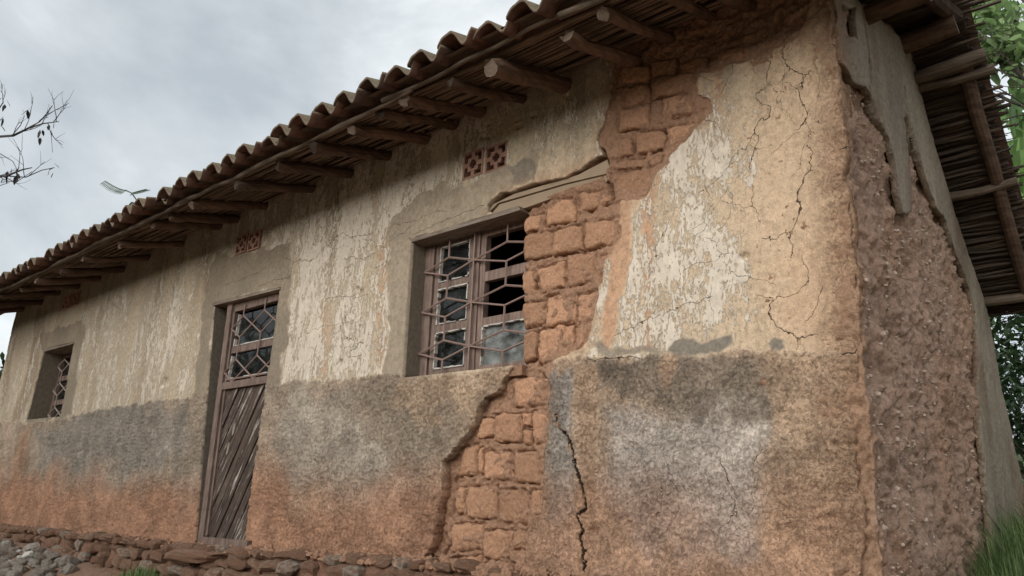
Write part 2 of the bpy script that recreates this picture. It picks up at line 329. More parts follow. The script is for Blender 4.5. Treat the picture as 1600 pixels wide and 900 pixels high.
cq = np.concatenate([corner_q, [[-.3, -.8], [-.3, 3.4]]]); cornd = sdp(Xw, Zw, cq, 12.)      # positive left of the broken corner? polygon covers the bare corner
right_in = inside(Xw, Zw, np.concatenate([corner_q[1:], [[.5, corner_q[-1, 1]], [.5, 3.5], [corner_q[1, 0], 3.5]]]))
cd_ = line_d(Xw, Zw, corner_q[1:], 1.2); cd_ = np.where(right_in, -cd_, cd_)
basez = -.02+fbm(X, Z*0, .35, 3, 77)*.02 + np.interp(X, [-12, -9, -6, -4.2, -3.2, -2, -.9], [-.03, -.02, -.0, .035, .055, .02, -.05])
sd = np.minimum(np.minimum(opens, hole), np.minimum(cd_, Z-basez))
# relief -------------------------------------------------------------
Y = fbm(X, Z, 1.1, 3, 5)*.012
dado = W([(-200, 662), (0, 658), (40, 660), (100, 655), (150, 640), (230, 628), (300, 620), (345, 609), (410, 603), (460, 596), (540, 590), (600, 589), (630, 590), (700, 582), (800, 572), (860, 565), (925, 560), (1000, 561), (1060, 556), (1110, 549), (1160, 541), (1220, 548), (1300, 549), (1345, 549), (1420, 548)])
dz = np.interp(X, dado[:, 0], dado[:, 1]); dtop = dz - Z + fbm(X, Z, .12, 5, 31, .65)*.03
dm = ss(-.010, .012, dtop)
def blob(pts, soft=.02, warp=.03, s=3, sc=.15):
    P = W(pts); d = sdp(X+fbm(X, Z, sc, 4, s)*warp, Z+fbm(X, Z, sc, 4, s+9)*warp, P, .6); return ss(soft, -soft, d)
cem = np.zeros_like(X)
for pts in ([(600, 590), (606, 540), (612, 470), (604, 420), (606, 372), (616, 342), (640, 318), (668, 300), (700, 290), (725, 281), (760, 272), (795, 262), (815, 262), (825, 240), (845, 234), (838, 270), (800, 300), (770, 312), (763, 332), (680, 365), (650, 376), (634, 592)],
            [(340, 397), (372, 392), (398, 398), (420, 388), (446, 384), (456, 400), (457, 430), (448, 520), (438, 604), (378, 620), (437, 449), (335, 472), (307, 845), (282, 845), (298, 622), (312, 520), (320, 455), (330, 415)],
            [(60, 525), (100, 508), (128, 505), (134, 520), (124, 575), (112, 645), (95, 655), (40, 662), (42, 650), (68, 545)]):
    cem = np.maximum(cem, blob(pts, .012, .05))
gran = np.clip(dm*(.8+.35*fbm(X, Z, .4, 3, 41)) , 0, 1)
nearc = ss(.22, .0, cd_)
gran = np.maximum(gran, nearc*.5)
r1 = fbm(X, Z, .045, 4, 51, .62); r2 = fbm(X, Z*.55, .085, 4, 61, .55); r3 = fbm(X*.8, Z, .018, 3, 71, .6)
Y -= dm*.004 + cem*(1-dm)*.005
Y -= gran*(r1*.0085 + r3*.0055) + (1-gran)*(r2*.003+r3*.0008)*(1-.5*cem)
Y -= (1-dm)*np.clip(fbm(X, Z, .35, 4, 81), 0, 1)*.004
Y += nearc*(.012+.014*fbm(X, Z, .09, 4, 91))
pit = vn(X/.045, Z/.06, 501)*vn(X/.021, Z/.03, 502); Y += (1-cem)*ss(.62, .75, pit)*.005*(1-dm)
# cracks -------------------------------------------------------------
crk = [(9, [(868, 650), (872, 665), (885, 680), (893, 692), (897, 710), (899, 730), (905, 745), (911, 755), (914, 770), (917, 785), (913, 797), (905, 802), (907, 820), (910, 845), (915, 862), (913, 880), (911, 905)]),
 (14, [(902, 742), (907, 748)]), (4, [(1180, 155), (1200, 168), (1202, 180), (1186, 190), (1178, 200), (1186, 218), (1176, 240), (1168, 262)]), (4, [(1198, 70), (1196, 85), (1200, 98), (1195, 115), (1200, 130), (1212, 140), (1222, 142)]), (3, [(1202, 130), (1188, 138), (1180, 148)]),
 (5, [(1229, 48), (1228, 65), (1222, 80), (1228, 98), (1236, 108), (1250, 115), (1262, 117)]), (3, [(1144, 98), (1143, 112), (1135, 125), (1128, 145)]), (3, [(1233, 108), (1215, 130)]), (4, [(1230, 130), (1245, 140), (1250, 152), (1258, 172), (1262, 180), (1248, 200), (1242, 205)]), (3, [(1268, 112), (1258, 118), (1252, 135)]),
 (5, [(1262, 265), (1258, 282), (1245, 300), (1242, 308), (1250, 322), (1248, 345), (1238, 362), (1235, 370), (1238, 388), (1236, 402)]), (3, [(1235, 363), (1212, 370), (1195, 372)]), (4, [(1253, 402), (1262, 420), (1263, 435), (1260, 446)]), (3, [(1258, 447), (1245, 458), (1228, 464), (1206, 468), (1185, 462)]), (5, [(1207, 468), (1204, 485), (1204, 498), (1210, 510), (1222, 518), (1240, 526), (1248, 530), (1272, 524)]), (5, [(1243, 528), (1243, 545)]),
 (3, [(1040, 490), (1065, 477), (1090, 470), (1110, 465)]), (3, [(960, 523), (985, 515), (1000, 505), (1030, 494)]), (3, [(1180, 290), (1175, 320), (1190, 345)]), (3, [(1105, 188), (1115, 195), (1120, 205)]), (3, [(1180, 210), (1160, 235), (1150, 250), (1140, 262), (1115, 285), (1095, 300)]),
 (5, [(925, 562), (960, 559), (985, 557), (1003, 560)]), (4, [(1300, 240), (1316, 230), (1330, 228)]), (4, [(1262, 262), (1268, 240), (1262, 225)]), (3, [(1300, 60), (1308, 85), (1318, 100)]), (5, [(1318, 525), (1338, 527)]), (6, [(1318, 552), (1338, 548)]), (3, [(1262, 505), (1275, 480), (1285, 450)]), (4, [(1320, 460), (1330, 445), (1338, 432)]),
 (3, [(1300, 300), (1312, 290), (1322, 284)]), (2.5, [(618, 352), (650, 345), (668, 335), (685, 332), (700, 330)]), (2.5, [(610, 375), (632, 365), (642, 355)]), (3, [(445, 405), (460, 407), (488, 406), (500, 392), (512, 378), (525, 368), (535, 365), (548, 371), (560, 368), (580, 366)]), (2.5, [(478, 365), (476, 385), (470, 400), (466, 410)]), (2.5, [(526, 365), (528, 350), (532, 335)]), (2.5, [(535, 405), (555, 402), (570, 406), (585, 395)]),
 (2.5, [(510, 465), (530, 462), (555, 464), (580, 458)]), (2.5, [(545, 410), (542, 420), (552, 412)]), (3, [(405, 447), (430, 438), (452, 432), (458, 410)]), (2, [(352, 445), (380, 435), (400, 428), (425, 410)]), (3, [(262, 405), (264, 430), (272, 450), (270, 480), (272, 495)]), (3.5, [(650, 366), (700, 345), (735, 330), (758, 322)]), (2.5, [(360, 372), (420, 362)]),
 (2.5, [(537, 542), (568, 537)]), (2.5, [(543, 550), (543, 559), (563, 557), (564, 552)]), (2.5, [(548, 539), (550, 547), (560, 540)]), (2.5, [(567, 546), (572, 552), (573, 557)]), (2.5, [(547, 509), (567, 496)]), (2, [(480, 520), (495, 512), (510, 508), (525, 508), (540, 502)]), (2, [(520, 515), (525, 530)]), (2, [(533, 522), (533, 535), (540, 525), (546, 534), (548, 522)]), (2, [(555, 520), (555, 533)]),
 (4, [(1130, 720), (1138, 745), (1140, 757), (1150, 770)]), (3, [(1150, 790), (1140, 812), (1125, 830)]), (3, [(1145, 775), (1152, 795), (1150, 810)])]
csd = np.full_like(X, .5); cwd = np.zeros_like(X); crack = np.zeros_like(X); jx = fbm(X, Z, .045, 4, 301, .65)*.014; jz = fbm(X, Z, .045, 4, 311, .65)*.014
qh = random.Random(17)
for (ax_, az_, bx_, bz_, nn_) in ((-2.0, 1.35, -1.05, 2.7, 26), (-5.0, 1.3, -3.9, 2.5, 12), (-2.6, .2, -1.1, 1.1, 8), (-9.4, 1.3, -7.0, 2.4, 6)):
    for _ in range(nn_):
        x_h, z_h = qh.uniform(ax_, bx_), qh.uniform(az_, bz_); th_ = qh.choice([1.57, 1.57, -1.57, .3, 2.8])+qh.uniform(-.5, .5); ph_ = [(x_h, z_h)]
        for _k in range(qh.randrange(3, 7)): th_ += qh.uniform(-.7, .7); x_h += .055*math.cos(th_); z_h += .055*math.sin(th_); ph_.append((x_h, z_h))
        crk.append((-1.9, ph_))
for wpx, pts in crk:
    P = W(pts) if wpx > 0 else np.array(pts); hair = wpx < 0; wpx = abs(wpx); dd = line_d(X+jx, Z+jz, P) if not hair else None; sc_ = .003 if hair else abs(at(pts[0][0]+1, pts[0][1])[0]-at(*pts[0])[0]); hw = max(wpx*.30*min(sc_, .009), .004)
    if wpx >= 8: crack = np.maximum(crack, ss(hw*.75, hw*.2, dd))
    sg_ = line_s(X+jx, Z+jz, P); k = np.abs(sg_) < np.abs(csd); csd[k] = sg_[k]; cwd[k] = wpx*(.00068 if wpx > 6 else .00040)*(.7+.6*vn(X[k]/.05, Z[k]/.05, 733))
Y += crack*.020
cgate = ss(.016, .010, np.abs(csd)); csd = np.clip(csd, -.03, .03)
for (a, b, rr) in ((563, 457, 4), (558, 451, 3), (256, 598, 4), (1163, 401, 7), (531, 565, 3), (1180, 95, 7), (1192, 93, 5), (836, 180, 4), (812, 198, 4), (737, 216, 2.5), (755, 214, 2.5), (764, 214, 2.5), (765, 193, 2.5), (810, 188, 3), (930, 830, 6), (1336, 113, 8), (915, 322, 2)):
    c = at(a, b); rad = rr*abs(at(a+1, b)[0]-c[0]); dd = np.hypot((X-c[0])*.7, Z-c[2]); Y += ss(rad*1.2, rad*.4, dd)*.02
# rims: the plaster curls and thins towards broken edges
rim = ss(.05, 0, hole); Y += rim*.006*fbm(X, Z, .05, 3, 401)
# colours -------------------------------------------------------------
def C(*c): return np.array(c)
def lay(col, c, m): return col*(1-m[:, None]) + C(*c)*m[:, None]
col = np.tile(C(.52, .405, .285), (len(X), 1))
left = ss(-2.9, -3.4, X)
col = lay(col, (.46, .375, .27), left)                                      # greyer limewash ground on the left of the house
stv = fbm(X, Z*.12, .16, 4, 111)
col = lay(col, (.44, .375, .27), ss(2.2, 2.5, Z)*(1-left)*.8); col = lay(col, (.30, .235, .16), np.clip(stv, 0, 1)*.55)
orange = ss(.75, .05, cd_+fbm(X, Z*.3, .25, 4, 121)*.18); col = lay(col, (.50, .325, .205), orange*.5*(1-dm))
oran2 = blob([(1215, 420), (1280, 400), (1338, 380), (1338, 545), (1215, 530)], .08, .08); col = lay(col, (.50, .345, .225), oran2*.45)
for pts, m in (([(965, 315), (990, 312), (985, 400), (975, 440), (955, 545), (940, 540), (950, 440)], .8), ([(1005, 300), (1022, 295), (1016, 545), (1006, 545)], .75), ([(1040, 250), (1055, 240), (1035, 280), (1022, 320), (1008, 330)], .6), ([(1115, 115), (1125, 108), (1128, 150), (1118, 155)], .9), ([(500, 480), (520, 470), (512, 590), (498, 590)], .35), ([(590, 350), (606, 340), (606, 590), (590, 590)], .5)):
    col = lay(col, (.46, .27, .165), blob(pts, .012, .015)*m)
col = col*(1-(cem*(1-.25*np.clip(fbm(X, Z, .3, 4, 131)+.3, 0, 1)))[:, None]) + (C(.31, .255, .19)[None, :]*(1-.24*ss(-4.2, -5.2, X))[:, None])*(cem*(1-.25*np.clip(fbm(X, Z, .3, 4, 131)+.3, 0, 1)))[:, None] #(1-.25*np.clip(fbm(X, Z, .3, 4, 131)+.3, 0, 1)))
grey = blob([(1050, 548), (1062, 535), (1085, 528), (1100, 535), (1120, 528), (1140, 530), (1142, 545), (1115, 552), (1060, 556)], .006, .03)
grey = np.maximum(grey, blob([(1192, 538), (1200, 528), (1212, 532), (1216, 546), (1198, 550)], .006, .03)); grey = np.maximum(grey, blob([(925, 545), (940, 538), (960, 545), (1000, 542), (1040, 545), (1045, 556), (930, 560)], .01, .05)*.8)
grey = np.maximum(grey, blob([(800, 262), (825, 252), (840, 268), (838, 285), (805, 295)], .008, .03)*.8)
col = lay(col, (.21, .185, .15), grey)
# dado
dc = np.tile(C(.41, .30, .215), (len(X), 1))
dc = lay(dc, (.30, .245, .19), ss(-3.0, -3.6, X)*(.75+.25*fbm(X, Z, .5, 3, 141)))
n4 = fbm(X, Z, .5, 4, 151)
gl = blob([(940, 628), (1030, 640), (1080, 665), (1120, 660), (1170, 640), (1210, 615), (1225, 660), (1215, 760), (1190, 850), (1100, 860), (940, 800)], .06, .12, 5, .3); dc = lay(dc, (.47, .42, .37), gl*.8)
gd = blob([(938, 572), (1020, 565), (1110, 556), (1225, 560), (1230, 600), (1205, 625), (1160, 650), (1110, 665), (1070, 668), (1030, 640), (940, 632)], .03, .08, 7, .2); dc = lay(dc, (.215, .175, .135), gd*.85)
gs = blob([(858, 580), (900, 572), (903, 640), (898, 700), (896, 800), (850, 820), (856, 650)], .02, .05, 8); dc = lay(dc, (.29, .265, .235), gs*.85)
gL = blob([(470, 615), (560, 620), (555, 680), (620, 700), (640, 740), (560, 780), (440, 745), (425, 690), (430, 640)], .1, .2, 9, .4); dc = lay(dc, (.37, .325, .265), gL*.75)
gM = blob([(520, 600), (640, 605), (740, 620), (720, 690), (690, 720), (600, 700), (560, 660)], .08, .15, 10, .3); dc = lay(dc, (.25, .205, .155), gM*.7)
gT = blob([(635, 592), (800, 574), (770, 614), (745, 640), (650, 660), (610, 620)], .05, .1, 12); dc = lay(dc, (.43, .31, .21), gT*.65)
gLL = blob([(60, 660), (290, 625), (300, 700), (280, 740), (60, 740)], .1, .2, 13, .4); dc = lay(dc, (.235, .215, .185), gLL*.7)
o4 = blob([(900, 575), (938, 572), (932, 700), (925, 900), (900, 900), (905, 700)], .012, .02, 14, .3); dc = lay(dc, (.38, .26, .175), o4*.8)
o5 = blob([(1030, 545), (1055, 545), (1052, 580), (1045, 610), (1032, 600)], .02, .02, 15); dc = lay(dc, (.40, .26, .17), o5*.6)
o6 = blob([(1215, 552), (1345, 549), (1350, 900), (1215, 900)], .06, .1, 16, .3); dc = lay(dc, (.46, .325, .22), o6*.8)
o7 = blob([(30, 670), (48, 665), (42, 760), (35, 800), (10, 800)], .15, .1, 17, .3); dc = lay(dc, (.30, .17, .10), o7*.7)
redh = np.interp(X, [-12, -6.3, -5.4, -4, -3.2, -2.2, -1], [.60, .44, .50, .44, .40, .46, .38]); rb = ss(redh+.22, redh-.22, Z+n4*.13); dc = lay(dc, (.36, .195, .12), rb*np.interp(X, [-12, -5, -3.4, -2.4], [.95, .9, .85, .6]))
dc = dc*1.33*(1+.22*fbm(X, Z, .11, 4, 161))[:, None]
col = col*(1-dm[:, None]) + dc*dm[:, None]
col = lay(col, (.40, .255, .165), nearc*.8)
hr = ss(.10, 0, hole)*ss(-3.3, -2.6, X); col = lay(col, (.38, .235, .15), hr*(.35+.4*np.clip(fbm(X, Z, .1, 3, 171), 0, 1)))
drip = np.clip(fbm(X, Z*.06, .09, 3, 181), 0, 1)*ss(1.9, 2.7, Z); col = lay(col, (.16, .12, .085), drip*.5*(1-dm))
for pts in ([(60, 480), (75, 482), (55, 590), (30, 660), (15, 660), (40, 580)], [(320, 360), (332, 350), (326, 440), (316, 470)], [(20, 500), (30, 500), (10, 620), (0, 640)]):
    col = lay(col, (.20, .135, .085), blob(pts, .05, .03)*.6*(1-dm))
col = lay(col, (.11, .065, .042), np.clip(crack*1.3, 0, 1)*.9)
col = np.clip(col, .02, .9)
# likelihood of remaining limewash
fl = np.full_like(X, .29)+left*.20-ss(-5.5, -8.5, X)*.10
fl += .13*fbm(X, Z*.2, .22, 4, 191) + .17*fbm(X, Z*.3, .06, 4, 197, .65)
for pts, m in (([(940, 545), (950, 450), (990, 320), (1040, 250), (1100, 190), (1120, 130), (1180, 90), (1240, 70), (1245, 200), (1205, 330), (1200, 545)], .07), ([(1020, 290), (1045, 250), (1085, 215), (1110, 178), (1125, 130), (1160, 100), (1180, 130), (1175, 230), (1172, 330), (1168, 470), (1100, 500), (1080, 420), (1085, 330), (1020, 330)], .17), ([(1040, 260), (1110, 190), (1120, 240), (1085, 320), (1040, 300)], .14), ([(945, 440), (985, 350), (1030, 330), (1050, 420), (1040, 545), (930, 545)], .24),
               ([(1095, 330), (1165, 320), (1170, 480), (1150, 490), (1125, 420), (1095, 420)], .17), ([(1190, 80), (1240, 70), (1250, 180), (1190, 240)], .15), ([(1060, 548), (1080, 540), (1115, 545), (1112, 551), (1068, 554)], .6), ([(470, 390), (590, 350), (600, 590), (460, 590)], .07), ([(120, 480), (300, 430), (300, 620), (130, 640)], .06), ([(700, 190), (940, 120), (945, 230), (850, 245), (700, 270)], .18), ([(470, 330), (680, 230), (700, 270), (600, 350), (470, 390)], .10)):
    fl += blob(pts, .17, .16, 21, .25)*m
fl -= ss(.7, .2, cd_)*.30
fl *= (1-dm)*(1-np.clip(cem*1.2, 0, 1))*(1-grey)*(1-crack)
orm = blob([(965, 315), (990, 312), (985, 400), (975, 440), (955, 545), (940, 540), (950, 440)], .012, .02); fl *= 1-.8*orm
fl = np.clip(fl, 0, 1)
far_tone = np.interp(X+.5*fbm(X, Z, .8, 3, 997), [-12, -8, -5.2, -3.6], [.24, .19, .09, 0])*(1+.5*fbm(X, Z*.3, .5, 4, 991))*(1-.45*dm); far_tone = np.clip(far_tone, 0, .6)   # the far half of the wall is toned darker brown, most at the left end
# cut faces, snap the border to the broken outline, give it thickness
def cut_sheet(name, U, Vv, SD, place, cell, attrs, mat, thick, parent, sh, nrm):
    nr, nc = sh; idx = np.arange(nr*nc).reshape(nr, nc)
    q = np.stack([idx[:-1, :-1], idx[:-1, 1:], idx[1:, 1:], idx[1:, :-1]], -1).reshape(-1, 4)
    sg = SD.reshape(sh); gu = np.gradient(sg, axis=1)/np.maximum(np.gradient(U.reshape(sh), axis=1), 1e-6); gv = np.gradient(sg, axis=0)/np.maximum(np.gradient(Vv.reshape(sh), axis=0), 1e-6)
    gm = np.hypot(gu, gv)+1e-6; gu = (gu/gm).ravel(); gv = (gv/gm).ravel()
    keep = (SD[q] > 0).sum(1) >= 3
    q = q[keep]
    used = np.zeros(len(SD), bool); used[q.ravel()] = True
    # border vertices
    e = np.concatenate([q[:, [0, 1]], q[:, [1, 2]], q[:, [2, 3]], q[:, [3, 0]]]); key = np.sort(e, 1); kk = key[:, 0].astype(np.int64)*len(SD)+key[:, 1]
    u_, inv, cnt = np.unique(kk, return_inverse=True, return_counts=True); be = e[cnt[inv] == 1]
    bv = np.zeros(len(SD), bool); bv[be.ravel()] = True
    mv = bv & (np.abs(SD) < cell*1.6); dU = np.where(mv, -SD*gu, 0); dV = np.where(mv, -SD*gv, 0)
    lim = cell*1.1; dU = np.clip(dU, -lim, lim); dV = np.clip(dV, -lim, lim)
    P = place(U+dU, Vv+dV)
    remap = -np.ones(len(SD), np.int64); ids = np.nonzero(used)[0]; remap[ids] = np.arange(len(ids)); n0 = len(ids)
    bids = np.nonzero(bv)[0]; remb = -np.ones(len(SD), np.int64); remb[bids] = n0+np.arange(len(bids))
    th = thick[bids] if isinstance(thick, np.ndarray) else thick
    back = P[bids] + np.asarray(nrm)[None, :]*(np.ones(len(bids))*th)[:, None]
    VV = np.concatenate([P[ids], back]); F = np.concatenate([remap[q], np.stack([remap[be[:, 1]], remap[be[:, 0]], remb[be[:, 0]], remb[be[:, 1]]], 1)])
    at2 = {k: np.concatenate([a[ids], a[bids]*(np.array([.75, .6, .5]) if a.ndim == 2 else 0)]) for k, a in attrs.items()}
    if 'gran' in at2: at2['gran'][n0:] = 1
    if 'csd' in at2: at2['csd'][n0:] = .05
    me = mesh_np(name, VV, F, mat, at2); return link(name, me)
Yg = Y
thick = np.where(hole < .03, np.interp(X, [-3.3, -2.75, -2.4, -1.9, -1], [.085, .07, .05, .045, .04]), .14); thick = np.where(cd_ < .05, .05, thick)
fw = cut_sheet('front_wall', X, Z, sd, lambda u, v: np.stack([u, Yg, v], 1), .009, dict(col=col, flake=fl, gran=gran, csd=csd, cgate=cgate, cwd=cwd, far_tone=far_tone), M['plaster'], thick, house, sh, (0, 1, 0)); part(fw)
# ------------------------------------------------------------------ bricks and mud core behind the fallen plaster
def ydep(x, z):                            # how far the brick faces lie behind the plaster face
    return float(np.interp(x, [-3.3, -2.75, -2.35, -1.95, -1.4], [.055, .045, .025, .028, .026])) if z > 1.1 else float(np.interp(x, [-3.3, -2.85, -2.55], [.06, .04, .018]))
mxs_ = np.arange(-3.45, -1.05, .0065); mzs = np.arange(-.12, 2.9, .0065); mX, mZ = np.meshgrid(mxs_, mzs); x_ = mX.ravel(); z_ = mZ.ravel()
hd = np.minimum(sdp(x_, z_, hole_q), sdp(x_, z_, lint_q)); wd = sdp(x_, z_, win_q)
yb = np.where(z_ > 1.1, np.interp(x_, [-3.3, -2.75, -2.35, -1.95, -1.4], [.055, .045, .025, .028, .026]), np.interp(x_, [-3.3, -2.85, -2.55], [.06, .04, .018]))
lump = fbm(x_, z_, .055, 5, 601, .6); lum2 = fbm(x_, z_, .16, 3, 611)
ym = yb+.007 - lump*.017 - lum2*.006 - fbm(x_, z_, .02, 3, 621)*.004
rightd = ss(.14, .0, -hd)*ss(-2.72, -2.6, x_)           # mud smeared up to the plaster along the right-hand edge
ym = ym*(1-rightd) + (.010-lump*.006)*rightd
lowmud = ss(.0, -.3, z_-.35)*ss(-3.0, -2.7, x_); ym = ym*(1-lowmud) + (.012-lump*.012)*lowmud
gapm = np.zeros_like(x_)
for wpx, pts in ((5, [(938, 232), (944, 240), (946, 256), (942, 272), (947, 285), (950, 305)]), (4, [(1031, 200), (1033, 222), (1028, 232)]), (4, [(684, 838), (690, 850), (680, 866)]), (5, [(696, 752), (700, 745), (697, 800)]), (5, [(845, 585), (858, 600)])):
    gapm = np.maximum(gapm, ss(.016, .005, line_d(x_+lump*.006, z_, W(pts))))
ym += gapm*.05
bq = [[(845, 310), (893, 307), (894, 342), (845, 349)], [(811, 336), (842, 328), (838, 352), (812, 362)], [(810, 364), (856, 357), (856, 396), (810, 406)], [(858, 357), (904, 346), (905, 387), (857, 398)], [(909, 345), (965, 338), (965, 378), (909, 387)],
 [(898, 300), (946, 293), (950, 312), (901, 332)], [(952, 268), (1011, 259), (1013, 306), (952, 316)], [(985, 202), (1033, 199), (1034, 228), (988, 239)], [(962, 167), (1008, 160), (1010, 193), (962, 203)], [(1029, 150), (1082, 142), (1081, 173), (1030, 184)], [(1038, 196), (1098, 187), (1075, 216), (1040, 227)],
 [(951, 217), (982, 213), (984, 239), (951, 248)], [(959, 135), (1008, 126), (1008, 155), (960, 164)], [(1011, 118), (1083, 109), (1083, 138), (1012, 150)], [(1055, 95), (1103, 83), (1103, 107), (1055, 115)], [(1106, 80), (1172, 60), (1172, 90), (1106, 108)], [(962, 103), (1010, 96), (1008, 122), (962, 130)], [(1013, 92), (1052, 88), (1052, 112), (1013, 116)], [(1176, 62), (1240, 35), (1236, 55), (1178, 86)],
 [(952, 252), (1000, 243), (1010, 256), (953, 264)], [(1003, 240), (1036, 232), (1030, 252), (1014, 260)],
 [(808, 420), (828, 418), (827, 456), (808, 456)], [(833, 416), (876, 406), (875, 445), (835, 455)], [(878, 396), (926, 388), (924, 436), (880, 447)], [(808, 471), (844, 466), (844, 502), (808, 511)], [(846, 460), (891, 455), (893, 502), (846, 507)], [(898, 459), (940, 450), (932, 500), (898, 505)],
 [(833, 512), (874, 505), (876, 562), (832, 567)], [(877, 507), (891, 505), (891, 545), (878, 547)], [(894, 509), (924, 505), (906, 542), (895, 546)], [(935, 398), (960, 391), (948, 430), (937, 438)], [(809, 518), (830, 515), (829, 560), (810, 564)],
 [(793, 588), (849, 590), (851, 632), (795, 634)], [(764, 645), (808, 645), (808, 690), (762, 688)], [(744, 651), (763, 652), (762, 681), (734, 685)], [(827, 641), (852, 641), (852, 692), (827, 692)], [(811, 645), (825, 643), (825, 664), (811, 666)], [(812, 671), (824, 670), (824, 694), (812, 694)],
 [(713, 696), (734, 692), (733, 741), (703, 745)], [(745, 704), (789, 704), (791, 749), (745, 749)], [(795, 705), (836, 704), (842, 755), (795, 753)], [(838, 717), (849, 715), (849, 741), (838, 739)], [(719, 760), (766, 758), (766, 811), (717, 809)], [(770, 762), (819, 766), (817, 819), (770, 815)], [(823, 766), (849, 764), (847, 806), (823, 806)],
 [(694, 819), (745, 817), (740, 858), (693, 864)], [(745, 830), (791, 828), (789, 874), (745, 874)], [(795, 830), (821, 828), (821, 858), (795, 860)], [(702, 762), (716, 760), (714, 800), (700, 805)], [(737, 698), (744, 698), (744, 740), (737, 740)], [(690, 872), (742, 868), (742, 905), (690, 905)], [(746, 880), (800, 880), (800, 910), (746, 910)]]
joint = np.zeros_like(x_); jn = fbm(x_, z_, .05, 4, 631)
for q_ in bq:
    P_ = W(q_); P_ = np.concatenate([P_, P_[:1]]); joint = np.maximum(joint, ss(.010, .004, line_d(x_+lump*.007, z_+jn*.007, P_)))
bil = np.abs(fbm(x_, z_, .03, 4, 641, .6)); ym += joint*ss(-.55, -.05, jn)*.026*(1-.6*rightd) + (bil-.25)*.012*(1-rightd*.7)
ym += ss(.004, -.006, sdp(x_, z_, lint_q))*.06
okv = (hd < .10) & (wd > -.004)
core = cut_sheet('mud_core', x_, z_, np.where(okv, .02, -.02), lambda u, v: np.stack([u, ym, v], 1), .001, dict(gran=np.ones_like(x_)), M['mortar'], .06, house, mX.shape, (0, 1, 0)); core.parent = fw; core.matrix_parent_inverse = fw.matrix_basis.inverted()
def brick_mesh(Q, i):
    Q = np.asarray(Q); nu, nv = 26, 21; c = Q.mean(0); yf = ydep(c[0], c[1]); hwid = max(np.ptp(Q[:, 0]), .04)/2; hhei = max(np.ptp(Q[:, 1]), .04)/2; rr = np.random.default_rng(i+900)
    a, b = np.meshgrid(np.linspace(-1, 1, nu), np.linspace(-1, 1, nv)); a = np.sign(a)*np.abs(a)**.8; b = np.sign(b)*np.abs(b)**.8
    k = 1-.05*(a*a*b*b); s = (a*k+1)/2; t = (b*k+1)/2
    px = (Q[0][0]*(1-s)+Q[1][0]*s)*t + (Q[3][0]*(1-s)+Q[2][0]*s)*(1-t); pz = (Q[0][1]*(1-s)+Q[1][1]*s)*t + (Q[3][1]*(1-s)+Q[2][1]*s)*(1-t)
    ed = np.maximum(np.abs(a), np.abs(b)); px = px+fbm(px, pz, .05, 3, 700)*.009*ss(.5, 1, ed); pz = pz+fbm(px, pz, .05, 3, 710)*.009*ss(.5, 1, ed)
    prof = (1-np.abs(a)**9)*(1-np.abs(b)**9); ry = rr.uniform(-.007, .006)
    tx, tz = rr.uniform(-.06, .06, 2)
    py = yf + ry + .019*(1-prof) - .006 - fbm(px, pz, .06, 5, 720, .7)*.0085 + np.abs(fbm(px, pz, .028, 3, 730, .6))*.005 + (px-c[0])*tx + (pz-c[1])*tz
    V = [np.stack([px, py, pz], -1).reshape(-1, 3)]; idx = np.arange(nu*nv).reshape(nv, nu); F = [np.stack([idx[:-1, :-1], idx[:-1, 1:], idx[1:, 1:], idx[1:, :-1]], -1).reshape(-1, 4)]
    loop = np.concatenate([idx[0, :-1], idx[:-1, -1], idx[-1, :0:-1], idx[:0:-1, 0]]); bk = V[0][loop].copy(); bk[:, 1] = yf+.07; n = len(loop); o = nu*nv
    V.append(bk); j = np.arange(n); F.append(np.stack([loop[(j+1) % n], loop[j], o+j, o+(j+1) % n], 1))
    return mesh_np('brick', np.concatenate(V), np.concatenate(F), M['mud'])
for i, q in enumerate(bq):
    o = link('brick', brick_mesh(W(q), i)); o.parent = fw; o.matrix_parent_inverse = fw.matrix_basis.inverted()
# lintel beam behind the broken plaster, two boards of mud plaster over wood
b1 = W([(752, 340), (768, 318), (800, 302), (900, 272), (946, 248), (952, 268), (880, 285), (775, 316)]); b2 = W([(752, 345), (776, 317), (880, 286), (952, 268), (940, 285), (870, 303), (800, 328), (770, 338)])
mb = MB(); mb.prism(b1[::-1], .016, .10); part(mb.build('lintel_beam', M['beam'])); mb = MB(); mb.prism(b2[::-1], .028, .12); part(mb.build('lintel_beam', M['beam']))
lb = W([(640, 373), (812, 322), (815, 329), (645, 379)]); mb = MB(); mb.prism(lb[::-1], -.012, .16); part(mb.build('window_lintel', M['lintel']))
lb = W([(330, 474), (438, 448), (438, 452), (334, 478)]); mb = MB(); mb.prism(lb[::-1], -.008, .12); part(mb.build('door_lintel', M['lintel']))
lb = W([(67, 546), (116, 534), (116, 537), (69, 550)]); mb = MB(); mb.prism(lb[::-1], -.008, .25); part(mb.build('window_lintel', M['lintel']))
# ------------------------------------------------------------------ windows and door
def child(o, p): o.parent = p; o.matrix_parent_inverse = p.matrix_basis.inverted(); return o
def quadbar(mb, A, B, wd, y0, y1, mi=0):   # flat bar in an x,z plane from A to B
    A = np.array(A); B = np.array(B); t = (B-A)/max(np.linalg.norm(B-A), 1e-6); n = np.array([-t[1], t[0]])*wd/2; mb.prism([A-n, A+n, B+n, B-n], y0, y1, mi)
